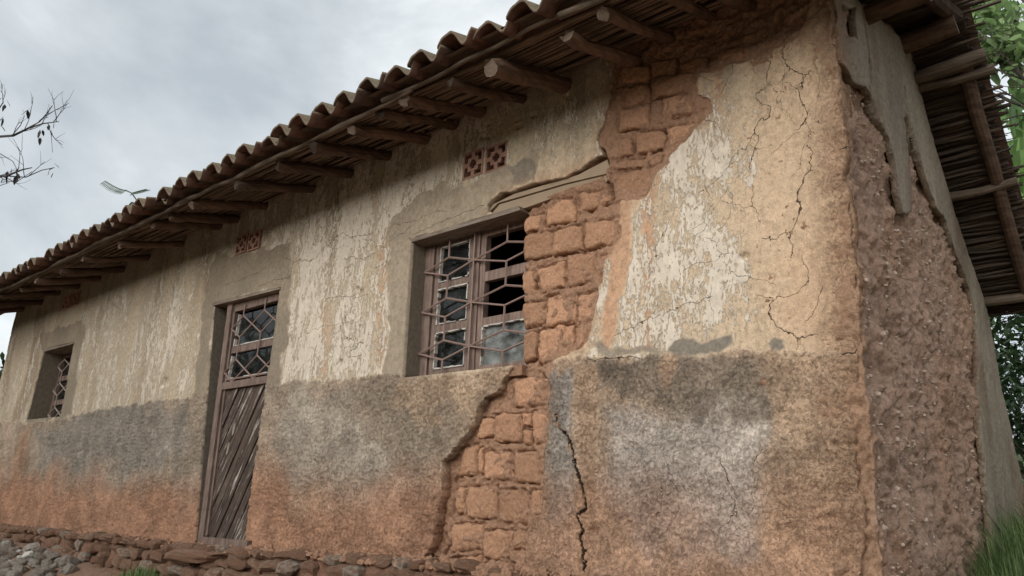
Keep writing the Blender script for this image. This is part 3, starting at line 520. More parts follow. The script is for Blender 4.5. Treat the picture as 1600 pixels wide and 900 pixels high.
# main window
yw = .15
mb = MB(); wx0, wx1, wz0, wz1 = -3.90, -2.72, 1.10, 2.10
pl = [W([(690, 388), (735, 378.5), (735, 435), (689, 441)], yw), W([(688, 453), (734, 444), (734, 501.5), (686.5, 507)], yw), W([(685, 521.5), (733, 513), (732.5, 573), (683, 577)], yw)]
pr_ = [W([(761, 371), (812, 358), (812, 415), (761, 425)], yw), W([(761, 440), (812, 430), (812, 490), (760, 495)], yw), W([(757, 510), (812, 501), (812, 566), (755, 571)], yw)]
def rect(q): return q[[0, 3], 0].mean(), q[[1, 2], 0].mean(), q[[2, 3], 1].mean(), q[[0, 1], 1].mean()
LR = [rect(q) for q in pl]; RR = [rect(q) for q in pr_]
lx0 = np.mean([r[0] for r in LR]); lx1 = np.mean([r[1] for r in LR]); rx0 = np.mean([r[0] for r in RR]); rx1 = -2.80
mb.box(wx0, lx0-.055, yw-.03, yw+.05, wz0, wz1); mb.box(lx0-.055, rx1+.1, yw-.031, yw+.05, LR[0][3]+.06, wz1+.02); mb.box(lx1+.045, rx0-.045, yw-.032, yw+.05, wz0, LR[0][3]+.06); mb.box(lx0-.055, rx1+.1, yw-.03, yw+.05, wz0-.03, min(LR[2][2], RR[2][2])-.03)
win = part(mb.build('window', M['frame'], label='two casement window with rusty hexagon grille and broken panes'))
for x0, x1, rows in ((lx0, lx1, LR), (rx0, rx1+.06, RR)):
    sb = MB(); sb.box(x0-.045, x0, yw-.02, yw+.025, wz0, rows[0][3]+.05); sb.box(x1, x1+.035, yw-.02, yw+.025, wz0, rows[0][3]+.05)
    zz = [(rows[0][3], rows[0][3]+.05), (rows[1][3], rows[0][2]), (rows[2][3], rows[1][2]), (wz0-.02, rows[2][2])]
    for a, b in zz: sb.box(x0, x1, yw-.018, yw+.022, a, b)
    child(sb.build('sash', M['frame']), win)
def putty_ring(x0, x1, z0, z1, y, wdt, sides='lrtb'):
    pm = MB(); r = random.Random(int(abs(x0*1e4)+z0*1e3))
    def strip(a, b, n, inn):
        a = np.array(a); b = np.array(b)
        for k in range(n):
            p = a+(b-a)*k/n; q = a+(b-a)*(k+1)/n; w1 = wdt*r.uniform(.35, 1.2)
            if r.random() < .12: continue
            pm.prism([p, q, q+np.array(inn)*w1, p+np.array(inn)*w1*r.uniform(.7, 1.2)], y-.024, y+.002)
    if 'l' in sides: strip((x0, z0), (x0, z1), 9, (1, 0))
    if 'r' in sides: strip((x1, z0), (x1, z1), 9, (-1, 0))
    if 't' in sides: strip((x0, z1), (x1, z1), 9, (0, -1))
    if 'b' in sides: strip((x0, z0), (x1, z0), 9, (0, 1))
    return pm
def pane(x0, x1, z0, z1, y, m, p):
    pm = MB(); pm.box(x0, x1, y, y+.004, z0, z1); return child(pm.build('pane', m), p)
for r in LR: pane(lx0, lx1, r[2], r[3], yw+.001, M['glass'], win); child(putty_ring(lx0, lx1, r[2], r[3], yw-.002, .010).build('putty', M['putty'], kind='stuff'), win)
pane(rx0, rx1+.06, RR[2][2], RR[2][3], yw+.001, M['dusty'], win); child(putty_ring(rx0, rx1+.05, RR[2][2], RR[2][3], yw-.002, .009, 'lt').build('putty', M['putty'], kind='stuff'), win)
# the hexagon grille: two columns of lozenges joined by uprights
yg = .10; gz = [at(737, y, yg)[2] for y in (407, 472, 540)]
gxl, gxc, gxr = at(663, 430, yg)[0], at(737, 470, yg)[0], -2.73; pitch = (gz[0]-gz[2])/2; zc = [gz[0]-pitch*k for k in range(3)]
def bar(p, q, r=.0072, m='iron', par=None, y=yg): b_ = MB(); b_.tube([(p[0], y, p[1]), (q[0], y, q[1])], r, 5); return child(b_.build('grille_bar', M[m]), par)
for (xa, xb) in ((gxl, gxc), (gxc, gxr)):
    xm = (xa+xb)/2; hh = pitch*.225
    for k, z in enumerate(zc):
        for p, q in (((xa, z), (xm, z+hh)), ((xm, z+hh), (xb, z)), ((xb, z), (xm, z-hh)), ((xm, z-hh), (xa, z))): bar(p, q, par=win)
        bar((xm, z-hh), (xm, (z-pitch+hh) if k < 2 else wz0), par=win)
    bar((xm, zc[0]+hh), (xm, wz1-.03), par=win)
bar((gxc, wz0), (gxc, wz1-.03), par=win)
# door
yd = .075
dq = {k: at(*v, yd)[[0, 2]] for k, v in dict(tl=(352, 486), bl=(312, 843), pl=(350, 604), pr=(428, 592)).items()}
dx0, dx1, dzb, dzt, dzm = -6.34, -5.33, .01, 2.03, at(390, 600, yd)[2]
mb = MB(); xb_, xt_ = at(317, 840, -.03)[0], at(361, 490, .035)[0]
xl = lambda z: xb_ + (xt_-xb_)*(z/1.95)
def leanbox(mb, o0, o1, z0, z1, y0, y1): mb.prism([(xl(z0)+o0, z0), (xl(z0)+o1, z0), (xl(z1)+o1, z1), (xl(z1)+o0, z1)], y0, y1)
leanbox(mb, -.075, 0, -.02, 2.04, yd-.04, yd+.05); leanbox(mb, .0, .028, .07, 2.0, yd-.02, yd+.03)
mb.prism([(xl(0)-.02, -.02), (dx1, -.02), (dx1, .06), (xl(.06)-.02, .06)], yd-.05, yd+.04); mb.prism([(xl(dzm)-.01, dzm-.03), (dx1, dzm-.03), (dx1, dzm+.03), (xl(dzm)-.01, dzm+.03)], yd-.035, yd+.04)
mb.prism([(xl(2)-.02, 1.93), (dx1, 1.93), (dx1, 2.05), (xl(2)-.02, 2.05)], yd-.02, yd+.04)
door = part(mb.build('door', M['frame'], label='weathered half glazed door of diagonal planks with hexagon grille'))
def clip(poly, n, c):                      # keep n.p <= c
    o = []
    for i in range(len(poly)):
        p, q = poly[i], poly[(i+1) % len(poly)]; a = n@p-c; b = n@q-c
        if a <= 0: o.append(p)
        if a*b < 0: o.append(p+(q-p)*a/(a-b))
    return o
panel = [np.array(p) for p in ((xl(.06)+.022, .06), (dx1, .06), (dx1, dzm-.03), (xl(dzm)+.022, dzm-.03))]
dv = np.array([.52, 1.0]); dv /= np.linalg.norm(dv); nn = np.array([dv[1], -dv[0]]); lo = min(nn@p for p in panel); hi = max(nn@p for p in panel); k = lo; pi = 0
pr2 = random.Random(3)
while k < hi:
    wd_ = pr2.uniform(.05, .085); po = clip(clip(panel, nn, min(k+wd_-.008, hi)), -nn, -k)
    if len(po) >= 3:
        pm = MB(); yo = pr2.uniform(-.009, .006); pm.prism([p-np.array([0, 0]) for p in po], yd-.004+yo, yd+.02); o = pm.build('plank', M['doorwood'])
        th = math.atan2(dv[0], dv[1])      # turn the grain along the plank: rotate the object, counter-rotate the mesh
        rot = Matrix.Rotation(th, 4, 'Y'); o.data.transform(rot.inverted()); o.matrix_basis = rot; child(o, door)
    k += wd_
pm = MB(); pm.prism([p+np.array([0, 0]) for p in panel], yd+.021, yd+.03); child(pm.build('backing_board', M['doorwood']), door)
for (a, b) in ((374, 672), (366, 702)):
    c = at(a+20, b-20, yd); c = at(a, b, yd); lp = MB(); lp.prism([(c[0]+.022*math.cos(t)*(.7), c[2]+.05*math.sin(t)+.012*math.cos(t)) for t in np.linspace(0, 2*math.pi, 9)[:-1]], yd-.016, yd-.003); child(lp.build('patch_plate', M['paleiron']), door)
px0, px1, pz0, pz1 = xl(1.6)+.06, dx1, dzm+.06, 1.90; pzm = at(395, 542, yd)[2]
for a, b in ((pz0, pzm-.03), (pzm+.03, pz1)):
    pane(px0, px1, a, b, yd+.011, M['glass'], door); child(putty_ring(px0, px1, a, b, yd+.008, .011, 'lb').build('putty', M['putty'], kind='stuff'), door)
mb = MB(); mb.prism([(xl(pzm)+.03, pzm-.03), (dx1, pzm-.03), (dx1, pzm+.03), (xl(pzm)+.03, pzm+.03)], yd-.01, yd+.03); child(mb.build('glazing_bar', M['frame']), door)
yg2 = yd-.03; gx = [xl(1.5)+.0, xl(1.5)+.33, xl(1.5)+.66, xl(1.5)+.99]; ptc = (1.90-dzm)/2.0
zc2 = [at(400, 505, yg2)[2], at(395, 575, yg2)[2]]; ptc = zc2[0]-zc2[1]
for i in range(3):
    xa, xb = gx[i], gx[i+1]; xm = (xa+xb)/2; hh = ptc*.25
    for k, z in enumerate(zc2):
        for p, q in (((xa, z), (xm, z+hh)), ((xm, z+hh), (xb, z)), ((xb, z), (xm, z-hh)), ((xm, z-hh), (xa, z))): bar(p, q, .0068, par=door, y=yg2)
        bar((xm, z-hh), (xm, (z-ptc+hh) if k < 1 else dzm), .006, par=door, y=yg2)
    bar((xm, zc2[0]+hh), (xm, 1.97), .006, par=door, y=yg2)
bar((xl(dzm)+.03, dzm+.05), (dx1, dzm+.05), .008, par=door, y=yg2)
bpy.context.view_layer.update()
for o in [door]+list(door.children):
    mw = o.matrix_world.copy(); mi_ = mw.inverted()
    for v in o.data.vertices:
        w_ = mw @ v.co; w_.y -= .065*(1-w_.z/2.0); v.co = mi_ @ w_
# far window: deep reveal, pale grille
yl = .22; mb = MB(); ax0, ax1, az0, az1 = -10.80, -9.6, 1.18, 2.12
mb.box(ax0, ax0+.09, yl, yl+.06, az0, az1); mb.box(ax0+.09, ax1, yl, yl+.06, az1-.10, az1+.02); mb.box(ax0+.09, ax1, yl, yl+.06, az0-.03, az0+.06); mb.box(-10.24, -10.16, yl-.002, yl+.06, az0+.06, az1-.1); mb.box(ax0+.09, ax1, yl+.002, yl+.055, 1.42, 1.48); mb.box(ax0+.09, ax1, yl+.002, yl+.055, 1.72, 1.78)
lw = part(mb.build('window', M['frame'], label='small deep set window with pale lattice grille at the far end'))
for a, b in ((ax0+.09, -10.24), (-10.16, ax1)):
    for c, d in ((az0+.06, 1.42), (1.48, 1.72), (1.78, az1-.1)): pane(a, b, c, d, yl+.03, M['glass'], lw)
cols = np.linspace(ax0+.12, ax1, 4); ph = .30
for i in range(3):
    xa, xb = cols[i], cols[i+1]; xm = (xa+xb)/2
    for k in range(3):
        z = az1-.22-ph*k
        for p, q in (((xa, z), (xm, z+.08)), ((xm, z+.08), (xb, z)), ((xb, z), (xm, z-.08)), ((xm, z-.08), (xa, z))): bar(p, q, .009, 'paleiron', lw, yl-.04)
        bar((xm, z-.08), (xm, z-ph+.08), .009, 'paleiron', lw, yl-.04)
# vent blocks: clay squares with corner slots and a round hole in the middle
pat = ['############', '#...####...#', '#...####...#', '#..######..#', '####.##.####', '####....####', '####....####', '####.##.####', '#..######..#', '#...####...#', '#...####...#', '############']
pat = ['############', '#...####...#', '#.########.#', '#.###..###.#', '####....####', '###......###', '###......###', '####....####', '#.###..###.#', '#.########.#', '#...####...#', '############']
pat = ['############', '#....##....#', '#....##....#', '#..######..#', '#..##..##..#', '####....####', '####....####', '#..##..##..#', '#..######..#', '#....##....#', '#....##....#', '############']
for vi, (a, b, c, d) in enumerate(vents):
    vb = MB(); n = 12
    for j, row in enumerate(pat):
        i = 0
        while i < n:
            if row[i] == '#':
                i1 = i
                while i1 < n and row[i1] == '#': i1 += 1
                vb.box(a+(b-a)*i/n, a+(b-a)*i1/n, -.008, .05, d-(d-c)*(j+1)/n, d-(d-c)*j/n); i = i1
            else: i += 1
    bk = MB(); part(vb.build('vent_block', M['vent']))
# ------------------------------------------------------------------ house: side wall
SX = -.95
outer = WX([(1300, -90), (1345, -10), (1400, -60), (1416, 20), (1424, 60), (1433, 120), (1450, 190), (1472, 260), (1480, 290), (1505, 370), (1525, 430), (1548, 500), (1558, 560), (1570, 630), (1585, 700), (1598, 760)], SX)
outer = np.array([[-.04, -.4], [-.04, 2.72], [.5, 2.92], [1.0, 3.07], [1.44, 3.16]] + [list(p) for p in outer[5:]] + [[3.35, -.4]])
rot_q = WX([(1336, 132), (1350, 138), (1362, 160), (1372, 185), (1388, 220), (1396, 255), (1402, 300), (1410, 330), (1420, 336), (1424, 330), (1422, 290), (1416, 230), (1412, 185), (1418, 182), (1428, 222), (1440, 255), (1450, 285), (1462, 318), (1478, 345), (1492, 385), (1506, 420), (1518, 455), (1527, 490), (1530, 540), (1533, 620), (1538, 690), (1545, 770), (1560, 900)], SX)
rot_q = np.array([[-.4, rot_q[0, 1]]] + [list(p) for p in rot_q] + [[rot_q[-1, 0], -.6], [-.4, -.6]])
ys = np.arange(-.05, 3.36, .010); zs2 = np.arange(-.35, 3.3, .011); gy, gz2 = np.meshgrid(ys, zs2); U = gy.ravel(); V_ = gz2.ravel()
wu = fbm(U, V_, .12, 3, 801, .6)*.013; wv = fbm(U, V_, .12, 3, 811, .6)*.013
ds = np.minimum(-sdp(U, V_, outer, 9.), sdp(U+wu, V_+wv, rot_q, 9.)); frag = sdp(U+wu, V_+wv, WX([(1313, 10), (1336, 10), (1336, 62), (1318, 58)], SX)); ds = np.minimum(ds, np.minimum(frag, U-.02+wu*2))
xo = SX + fbm(U, V_, .8, 3, 821)*.012 + fbm(U, V_, .05, 4, 831)*.003
for pts in ([(1347, 20), (1356, 80), (1360, 130)], [(1418, 185), (1430, 225), (1440, 258)], [(1582, 680), (1590, 700), (1596, 740)], [(1357, 140), (1378, 205)], [(1417, 180), (1412, 140)]): xo -= ss(.02, .006, line_d(U+wu*.6, V_, WX(pts, SX)))*.03
sc = np.tile(C(.37, .305, .235), (len(U), 1)); sc = sc*(1+.25*fbm(U, V_*.3, .3, 4, 841))[:, None]; sc = lay(sc, (.30, .17, .10), np.clip(ss(.35, .0, np.abs(U-3.05))*ss(1.0, .3, V_), 0, 1)*.7); sc = lay(sc, (.34, .2, .12), ss(.16, .02, U)*.7); sc = lay(sc, (.22, .13, .08), np.clip(fbm(U, V_*.3, .25, 4, 851), 0, 1)*.5)
swl = cut_sheet('side_wall', U, V_, ds, lambda u, v: np.stack([xo, u, v], 1), .016, dict(col=np.clip(sc, .02, .9), flake=np.zeros_like(U), gran=np.full_like(U, .35)), M['plaster'], .035, house, gy.shape, (-1, 0, 0)); part(swl)
# crumbled earth core that wraps the corner: strip s<0 lies on the front, s>0 on the side
s_ = np.concatenate([np.arange(-.42, -.03, .008), np.arange(-.03, 3.2, .0105)]); zc3 = np.arange(-.35, 3.2, .0105); gs_, gzz = np.meshgrid(s_, zc3); su = gs_.ravel(); sv = gzz.ravel()
ero = fbm(su, sv, .22, 5, 861, .58); vert = fbm(su*1.0+sv*.25, sv*.18, .09, 4, 871); fine = fbm(su, sv, .035, 3, 881, .6)
ins = .020 + .016*ss(.15, .8, su) - ero*.022*ss(-.05, .15, su) + np.abs(vert)*.03*ss(.05, .3, su) - fine*.011 - np.abs(fbm(su, sv, .055, 4, 887, .65))*.018
ins = np.where(su < 0, .024-ero*.016-fine*.012-np.abs(fbm(su, sv, .05, 4, 893, .65))*.022, ins-fbm(su, sv, .075, 4, 889, .65)*.014)
ins += ss(.10, .0, np.abs(su-.22-.1*fbm(sv, sv*0, .6, 2, 885)))*.012
rc = .03
fx = np.where(su < 0, -.955+su, -.955); fy = np.where(su < 0, 0, su); nx = np.where(su < 0, 0, 1.0); ny = np.where(su < 0, -1.0, 0)
tcn = ss(-.05, .05, su); nx = np.sin(tcn*math.pi/2); ny = -np.cos(tcn*math.pi/2)
EX = fx-nx*ins; EY = fy-ny*ins
topz = np.where(su < 0, 2.86, np.where(su < 1.44, 2.80+.3*su, 3.06-.95*(su-1.47)))
ec = np.tile(C(.53, .36, .27), (len(su), 1)); ec = lay(ec, (.48, .285, .185), np.clip(fbm(su, sv, .3, 4, 891)+ss(1.0, 1.6, su)*.4, 0, 1)*.6); ec = lay(ec, (.44, .275, .175), ss(.10, -.02, su+fbm(su, sv, .1, 3, 895)*.05)*.9)
lk = np.where(su < 0, sdp(-.955+su, sv, np.array([[-1.35, -.5], [-.9, -.5], [-.9, 2.9], [-1.35, 2.9]]), 2), -1)
ek = (sv < topz+.04) & (su < np.where(sv > 1.9, 3.2, 3.2)) & (su < np.interp(sv, [-.4, .6, 1.3, 1.99, 2.46, 3.09], [3.1, 2.95, 2.7, 2.45, 1.95, 1.35]))
ecore = cut_sheet('earth_core', su, sv, np.where(ek, .02, -.02), lambda u, v: np.stack([EX, EY, v], 1), .001, dict(col=ec), M['earth'], .02, house, gs_.shape, (-1, 0, 0)); child(ecore, swl)
# pebbles bedded in the earth
pb = MB(); rp_ = random.Random(5)
kk = np.nonzero(ek & (su > .07) & (su < 2.7) & (sv > .0) & (sv < 2.5))[0]; pk = rng.choice(kk, 3600)
ico = bmesh.new(); bmesh.ops.create_icosphere(ico, subdivisions=1, radius=1); iv = [v.co.copy() for v in ico.verts]; ifc = [tuple(v.index for v in f.verts) for f in ico.faces]; ico.free()
for j in pk:
    if ds[np.argmin(np.abs(ys-su[j])) + len(ys)*np.argmin(np.abs(zs2-sv[j]))] > .0: continue
    if fbm(np.array([su[j]]), np.array([sv[j]]), .3, 3, 899)[0] < rp_.uniform(-.5, .6): continue
    r = rp_.choice([.003, .004, .004, .005, .006, .008, .012]); b0 = len(pb.v); sx_, sy_, sz_ = rp_.uniform(.6, 1.3), rp_.uniform(.6, 1.5), rp_.uniform(.5, 1.2)
    for v in iv: pb.v.append((EX[j]+v.x*r*sx_+.002, EY[j]+v.y*r*sy_, sv[j]+v.z*r*sz_))
    for f in ifc: pb.f.append(tuple(b0+i for i in f)); pb.mi.append(0)
child(pb.build('pebbles', m_plain('pale_pebble', (.66, .56, .46), .8, (.30, .2, .14), 9), kind='stuff'), swl)
# plain remaining walls close the house in
mb = MB(); mb.prism([(-12.2, -.4), (-1.05, -.4), (-1.05, 1.75), (-12.2, 1.75)], 2.78, 2.98); part(mb.build('rear_wall', M['plaster']))
mb = MB(); mb.box(-12.2, -12.0, .02, 2.78, -.4, 2.75); part(mb.build('end_wall', M['plaster']))
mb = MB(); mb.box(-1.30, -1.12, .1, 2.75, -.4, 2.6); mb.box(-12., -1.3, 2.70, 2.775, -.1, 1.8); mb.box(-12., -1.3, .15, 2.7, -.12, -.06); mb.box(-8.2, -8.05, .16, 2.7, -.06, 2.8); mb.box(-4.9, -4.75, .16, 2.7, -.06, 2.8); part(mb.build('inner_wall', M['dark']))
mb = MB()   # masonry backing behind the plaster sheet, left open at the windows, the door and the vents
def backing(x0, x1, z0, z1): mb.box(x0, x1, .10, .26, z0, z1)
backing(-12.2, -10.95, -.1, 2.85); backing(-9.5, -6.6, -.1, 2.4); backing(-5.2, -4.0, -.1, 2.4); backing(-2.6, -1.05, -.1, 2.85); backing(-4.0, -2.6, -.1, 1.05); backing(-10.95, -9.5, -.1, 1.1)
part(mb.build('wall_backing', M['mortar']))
# jambs of the openings
def jamb(Q, y1, nm):
    jm = MB(); Q = np.asarray(Q); n = len(Q)
    for i in range(n):
        p, q = Q[i], Q[(i+1) % n]; jm.face([(p[0]+.008, .006, p[1]), (q[0]+.008, .006, q[1]), (q[0]+.008, y1, q[1]), (p[0]+.008, y1, p[1])])
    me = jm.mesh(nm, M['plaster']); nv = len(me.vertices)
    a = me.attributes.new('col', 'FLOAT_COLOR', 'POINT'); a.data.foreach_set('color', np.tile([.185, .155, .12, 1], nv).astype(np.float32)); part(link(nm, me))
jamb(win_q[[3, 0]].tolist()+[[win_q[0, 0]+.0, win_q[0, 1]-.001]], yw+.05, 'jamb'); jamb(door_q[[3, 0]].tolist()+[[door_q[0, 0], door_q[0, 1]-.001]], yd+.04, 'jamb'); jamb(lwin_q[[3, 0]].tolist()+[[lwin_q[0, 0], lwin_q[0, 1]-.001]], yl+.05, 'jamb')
mb = MB(); mb.prism(np.array([(-3.82, 1.06), (-2.78, 1.06), (-2.78, win_q[2, 1]-.0), (-3.80, win_q[3, 1])]), .01, .16); part(mb.build('window_sill', M['mortar']))
# ------------------------------------------------------------------ roof
mb = MB()
mb.face([(-12.9, -.74, 2.925-.222), (-.66, -.74, 2.925-.222), (-.66, 1.47, 2.925+.441), (-12.9, 1.47, 2.925+.441)]); mb.face([(-12.9, 1.47, 3.366), (-.66, 1.47, 3.366), (-.66, 2.95, 1.90), (-12.9, 2.95, 1.90)])
roof = part(mb.build('roof', M['darkreed']))
RZ = lambda y: 2.80+.30*y
ends = [(1010, -25), (945, 20), (885, 58), (775, 108), (708, 132), (640, 156), (598, 178), (555, 203), (497, 231), (437, 261), (378, 290), (308, 318), (265, 340), (240, 352), (185, 382), (135, 405), (98, 425), (62, 440), (32, 452), (5, 462)]
rr = random.Random(11)
rxs = [(at(a, b, -.6)[0], at(a, b, -.6)[2]) for a, b in ends] + [(-1.35, 2.62), (-1.02, 2.62), (-11.2, 2.61), (-11.9, 2.61)]
for i, (x, ze) in enumerate(rxs):
    r = rr.uniform(.034, .047); mb = MB(); yo = rr.uniform(-.03, .03); bend = rr.uniform(-.03, .03)
    if i == 3: r = .055; yo = -.03
    pts = [(x+bend*(y+.6)*.5+rr.uniform(-.006, .006), y, ze+.30*(y+.6)+rr.uniform(-.011, .011)) for y in (-.62+yo, -.56+yo, -.45, -.25, -.05, .3, .8, 1.4)]
    mb.tube(pts, [r*.9, r]+[r*rr.uniform(.82, 1.1) for _ in range(6)], 10, 0, 1, rr.uniform(.8, 1.0))
    for q_ in range(10):
        v = mb.v[q_]; mb.v[q_] = (v[0]+rr.uniform(-.005, .005), v[1]+rr.uniform(-.014, .014), v[2]+rr.uniform(-.005, .005))
    child(mb.build('rafter', [M['rafter'], M['cut']], smooth=False), roof)
for k in range(9):                                    # eave pole lying across the rafter ends
    x0, x1 = -12.8+1.36*k-.1, -12.8+1.36*(k+1)+.16; mb = MB(); n = 8; oy, oz = rr.uniform(-.02, .012), rr.uniform(-.014, .012)
    mb.tube([(x0+(x1-x0)*j/(n-1), -.655+oy+rr.uniform(-.010, .010), RZ(-.655)+.062+oz+rr.uniform(-.009, .009)) for j in range(n)], [rr.uniform(.012, .023)*(1.1-.03*_) for _ in range(n)], 7, 0, None); child(mb.build('eave_pole', M['pole'], smooth=True), roof)
def reed_mesh(L_, seed, m, r0=.0105):
    q = random.Random(seed); n = 7; mb = MB(); mb.tube([(L_*j/(n-1), q.uniform(-.006, .006), q.uniform(-.005, .005)) for j in range(n)], [r0*q.uniform(.7, 1.15) for _ in range(n)], 6); return mb.mesh('reed', m)
long_ = [reed_mesh(3.35, 40+i, M['reed']) for i in range(7)]; short = [reed_mesh(.75, 60+i, M['darkreed'], .0105) for i in range(8)]
for row in range(24):
    y = -.615+row*.0255
    for k in range(4):
        o = link('reed', long_[rr.randrange(7)]); o.location = (-13.0+3.1*k+rr.uniform(-.25, .1), y+rr.uniform(-.007, .007), RZ(y)+.062+rr.uniform(-.008, .007)); o.rotation_euler = (rr.uniform(-3, 3), rr.uniform(-.006, .006), rr.uniform(-.008, .008)); child(o, roof)
for row in range(72):
    y = -.66+row*.030; o = link('reed', short[rr.randrange(8)]); o.location = (-1.32+rr.uniform(-.06, .07), y+rr.uniform(-.01, .01), RZ(y)+.068+rr.uniform(-.012, .01)); o.rotation_euler = (rr.uniform(-3, 3), rr.uniform(-.02, .03), rr.uniform(-.05, .05)); o.scale = (rr.uniform(.92, 1.1), 1.1, 1.1); child(o, roof)
for row in range(130):
    d = row*.0158; y = 1.40+d*.725; z = 3.115-.95*(y-1.47); o = link('reed', short[rr.randrange(8)]); o.location = (-1.30+rr.uniform(-.05, .07), y+rr.uniform(-.012, .012), z+rr.uniform(-.012, .012)); o.rotation_euler = (rr.uniform(-3, 3), rr.uniform(-.06, .03), rr.uniform(-.07, .07)); o.scale = (rr.uniform(.83, .97), 1, 1); child(o, roof)
mb = MB()                                             # the finer straw and twigs packed between the reeds
for k in range(520):
    d = rr.uniform(0, 2.1); x0 = -1.3+rr.uniform(0, .4); x1 = -.66+abs(rr.gauss(0, .05)); y = 1.38+d*.725
    if k % 5 == 0: y = rr.uniform(-.6, 1.4); z = RZ(y)+.075+rr.uniform(-.02, .02)
    else: z = 3.135-.95*(y-1.47)+rr.uniform(-.02, .03)
    mb.tube([(x0, y, z), ((x0+x1)/2, y+rr.uniform(-.01, .01), z+rr.uniform(-.01, .01)), (x1, y+rr.uniform(-.03, .03), z+rr.uniform(-.03, .03))], [.005, .005, .003], 4)
child(mb.build('straw', M['darkreed'], kind='stuff'), roof)
# verge log, purlins and ridge timber at the gable end
def log(name, pts, r, m='rafter', cap='cut', n=10):
    mb = MB(); P0 = Vector(pts[0]); P1 = Vector(pts[-1]); k = 6
    mb.tube([P0.lerp(P1, j/(k-1))+Vector((rr.uniform(-.012, .012), rr.uniform(-.012, .012), rr.uniform(-.012, .012))) for j in range(k)], [r*rr.uniform(.88, 1.1) for _ in range(k)], n, 0, 1); return child(mb.build(name, [M[m], M[cap]], smooth=False), roof)
log('verge_log', [(-.685, 1.50, 3.02), (-.70, 2.80, 1.80)], .040)
log('verge_log', [(-.70, -.55, 2.67), (-.70, 1.42, 3.24)], .045)
log('purlin', [(-1.5, 1.50, 2.97), (-.57, 1.50, 2.985)], .045, 'pole'); log('purlin', [(-1.5, 1.56, 2.92), (-.555, 1.575, 2.925)], .032, 'pole'); log('purlin', [(-1.5, 1.30, 3.10), (-.66, 1.30, 3.12)], .06)
log('purlin', [(-1.5, 2.13, 2.40), (-.60, 2.13, 2.41)], .030, 'pole'); log('purlin', [(-1.5, 2.74, 1.82), (-.62, 2.74, 1.83)], .036, 'pole'); log('purlin', [(-1.5, .55, 2.87), (-.64, .55, 2.88)], .05)
# clay tiles: S-shaped, three courses at the eave one by one, the rest of the slope as one sheet
TW = .236
def tile_prof(u):                                     # u 0..1 over one tile: hump then trough with an upturned lip
    return   .041*math.cos(2*math.pi*(u-.30)) - .010*math.cos(4*math.pi*(u-.30)) + .006*math.sin(4*math.pi*(u-.30))
def tile_mesh(seed, Ln=.40):
    q = random.Random(seed); nu, nv = 17, 4; th = .016; V = []; us = [-.06+1.12*i/(nu-1) for i in range(nu)]
    for side in (0, 1):
        for j in range(nv):
            t = j/(nv-1)
            for i, u in enumerate(us):
                z = tile_prof(u)*(1-.10*t)*q.uniform(.985, 1.015); lift = .012 if u > 1.0 else 0
                V.append(((u-.5)*TW*(1-.03*t), t*Ln, z+(th if side == 0 else 0)-lift*0+q.uniform(-.001, .001)))
    F = []; o = nu*nv
    for j in range(nv-1):
        for i in range(nu-1):
            a = j*nu+i; F.append((a, a+1, a+nu+1, a+nu)); F.append((o+a, o+a+nu, o+a+nu+1, o+a+1))
    for i in range(nu-1): F.append((i, o+i, o+i+1, i+1)); a = (nv-1)*nu+i; F.append((a, a+1, o+a+1, o+a))
    for j in range(nv-1): a = j*nu; F.append((a, a+nu, o+a+nu, o+a)); a = j*nu+nu-1; F.append((a, o+a, o+a+nu, a+nu))
    me = mesh_np('roof_tile', V, F, M['tile'], smooth=True); return me
tms = [tile_mesh(200+i) for i in range(5)]; ta = math.atan(.30)
x = -.62-TW/2; ti = 0
while x > -12.8:
    for c in range(3):
        o = link('roof_tile', tms[rr.randrange(5)]); j = 1 if c == 0 else .4
        y0 = -.80+c*.33*math.cos(ta)+rr.uniform(-.026, .026)*j; dz = 0
        o.location = (x+rr.uniform(-.008, .008), y0, 2.945+.30*y0+c*.012+.002+rr.uniform(-.009, .014)*j); o.rotation_euler = (ta-.05+rr.uniform(-.02, .02), rr.uniform(-.10, .10)*j, rr.uniform(-.06, .06)*j)
        if c == 0 and abs(x+2.72) < TW/2: o.location.z += .022
        if c == 0 and rr.random() < .12: o.location.z += rr.uniform(-.018, .012); o.location.y += rr.uniform(-.03, .06); o.rotation_euler.z += rr.uniform(-.09, .09)
        child(o, roof)
    x -= TW*rr.uniform(.97, 1.03); ti += 1
nu_ = int((12.9-.62)/TW*8); us = np.linspace(0, (12.9-.62)/TW, nu_); V = []; F = []
for (yy, zz) in ((.08, 3.0), (1.50, 3.43)):
    for u in us: V.append((-.62-u*TW, yy, zz+tile_prof((-u) % 1)+(.0)))
for u in us: V.append((-.62-u*TW, 3.05, 1.93+tile_prof(u % 1)))
for r_ in range(2):
    for i in range(nu_-1): a = r_*nu_+i; F.append((a, a+1, a+nu_+1, a+nu_))
child(link('upper_tiles', mesh_np('upper_tiles', V, F, M['tile']), kind='stuff'), roof)
# ------------------------------------------------------------------ foundation
fxs = np.arange(-12.3, -.9, .03); fts = np.linspace(0, 1, 34); fX, fT = np.meshgrid(fxs, fts); fX = fX.ravel(); fT = fT.ravel()
prY = np.interp(fT, [0, .18, .25, 1], [.06, -.06, -.085, -.22]); prZ = np.interp(fT, [0, .18, .25, 1], [.02, .0, -.03, -.75])
nf = fbm(fX, fT*.8, .12, 4, 951)
prZ = prZ + np.interp(fX, [-12, -6, -4.2, -3.2, -2], [-.02, -.01, .03, .045, .02])
fm = mesh_np('foundation', np.stack([fX, prY-nf*.028, prZ+nf*.012], 1), [(j*len(fxs)+i, j*len(fxs)+i+1, (j+1)*len(fxs)+i+1, (j+1)*len(fxs)+i) for j in range(33) for i in range(len(fxs)-1)], m_mud('foundation_mud', (.23, .13, .088), (.165, .095, .065), .6))
fnd = part(link('foundation', fm))
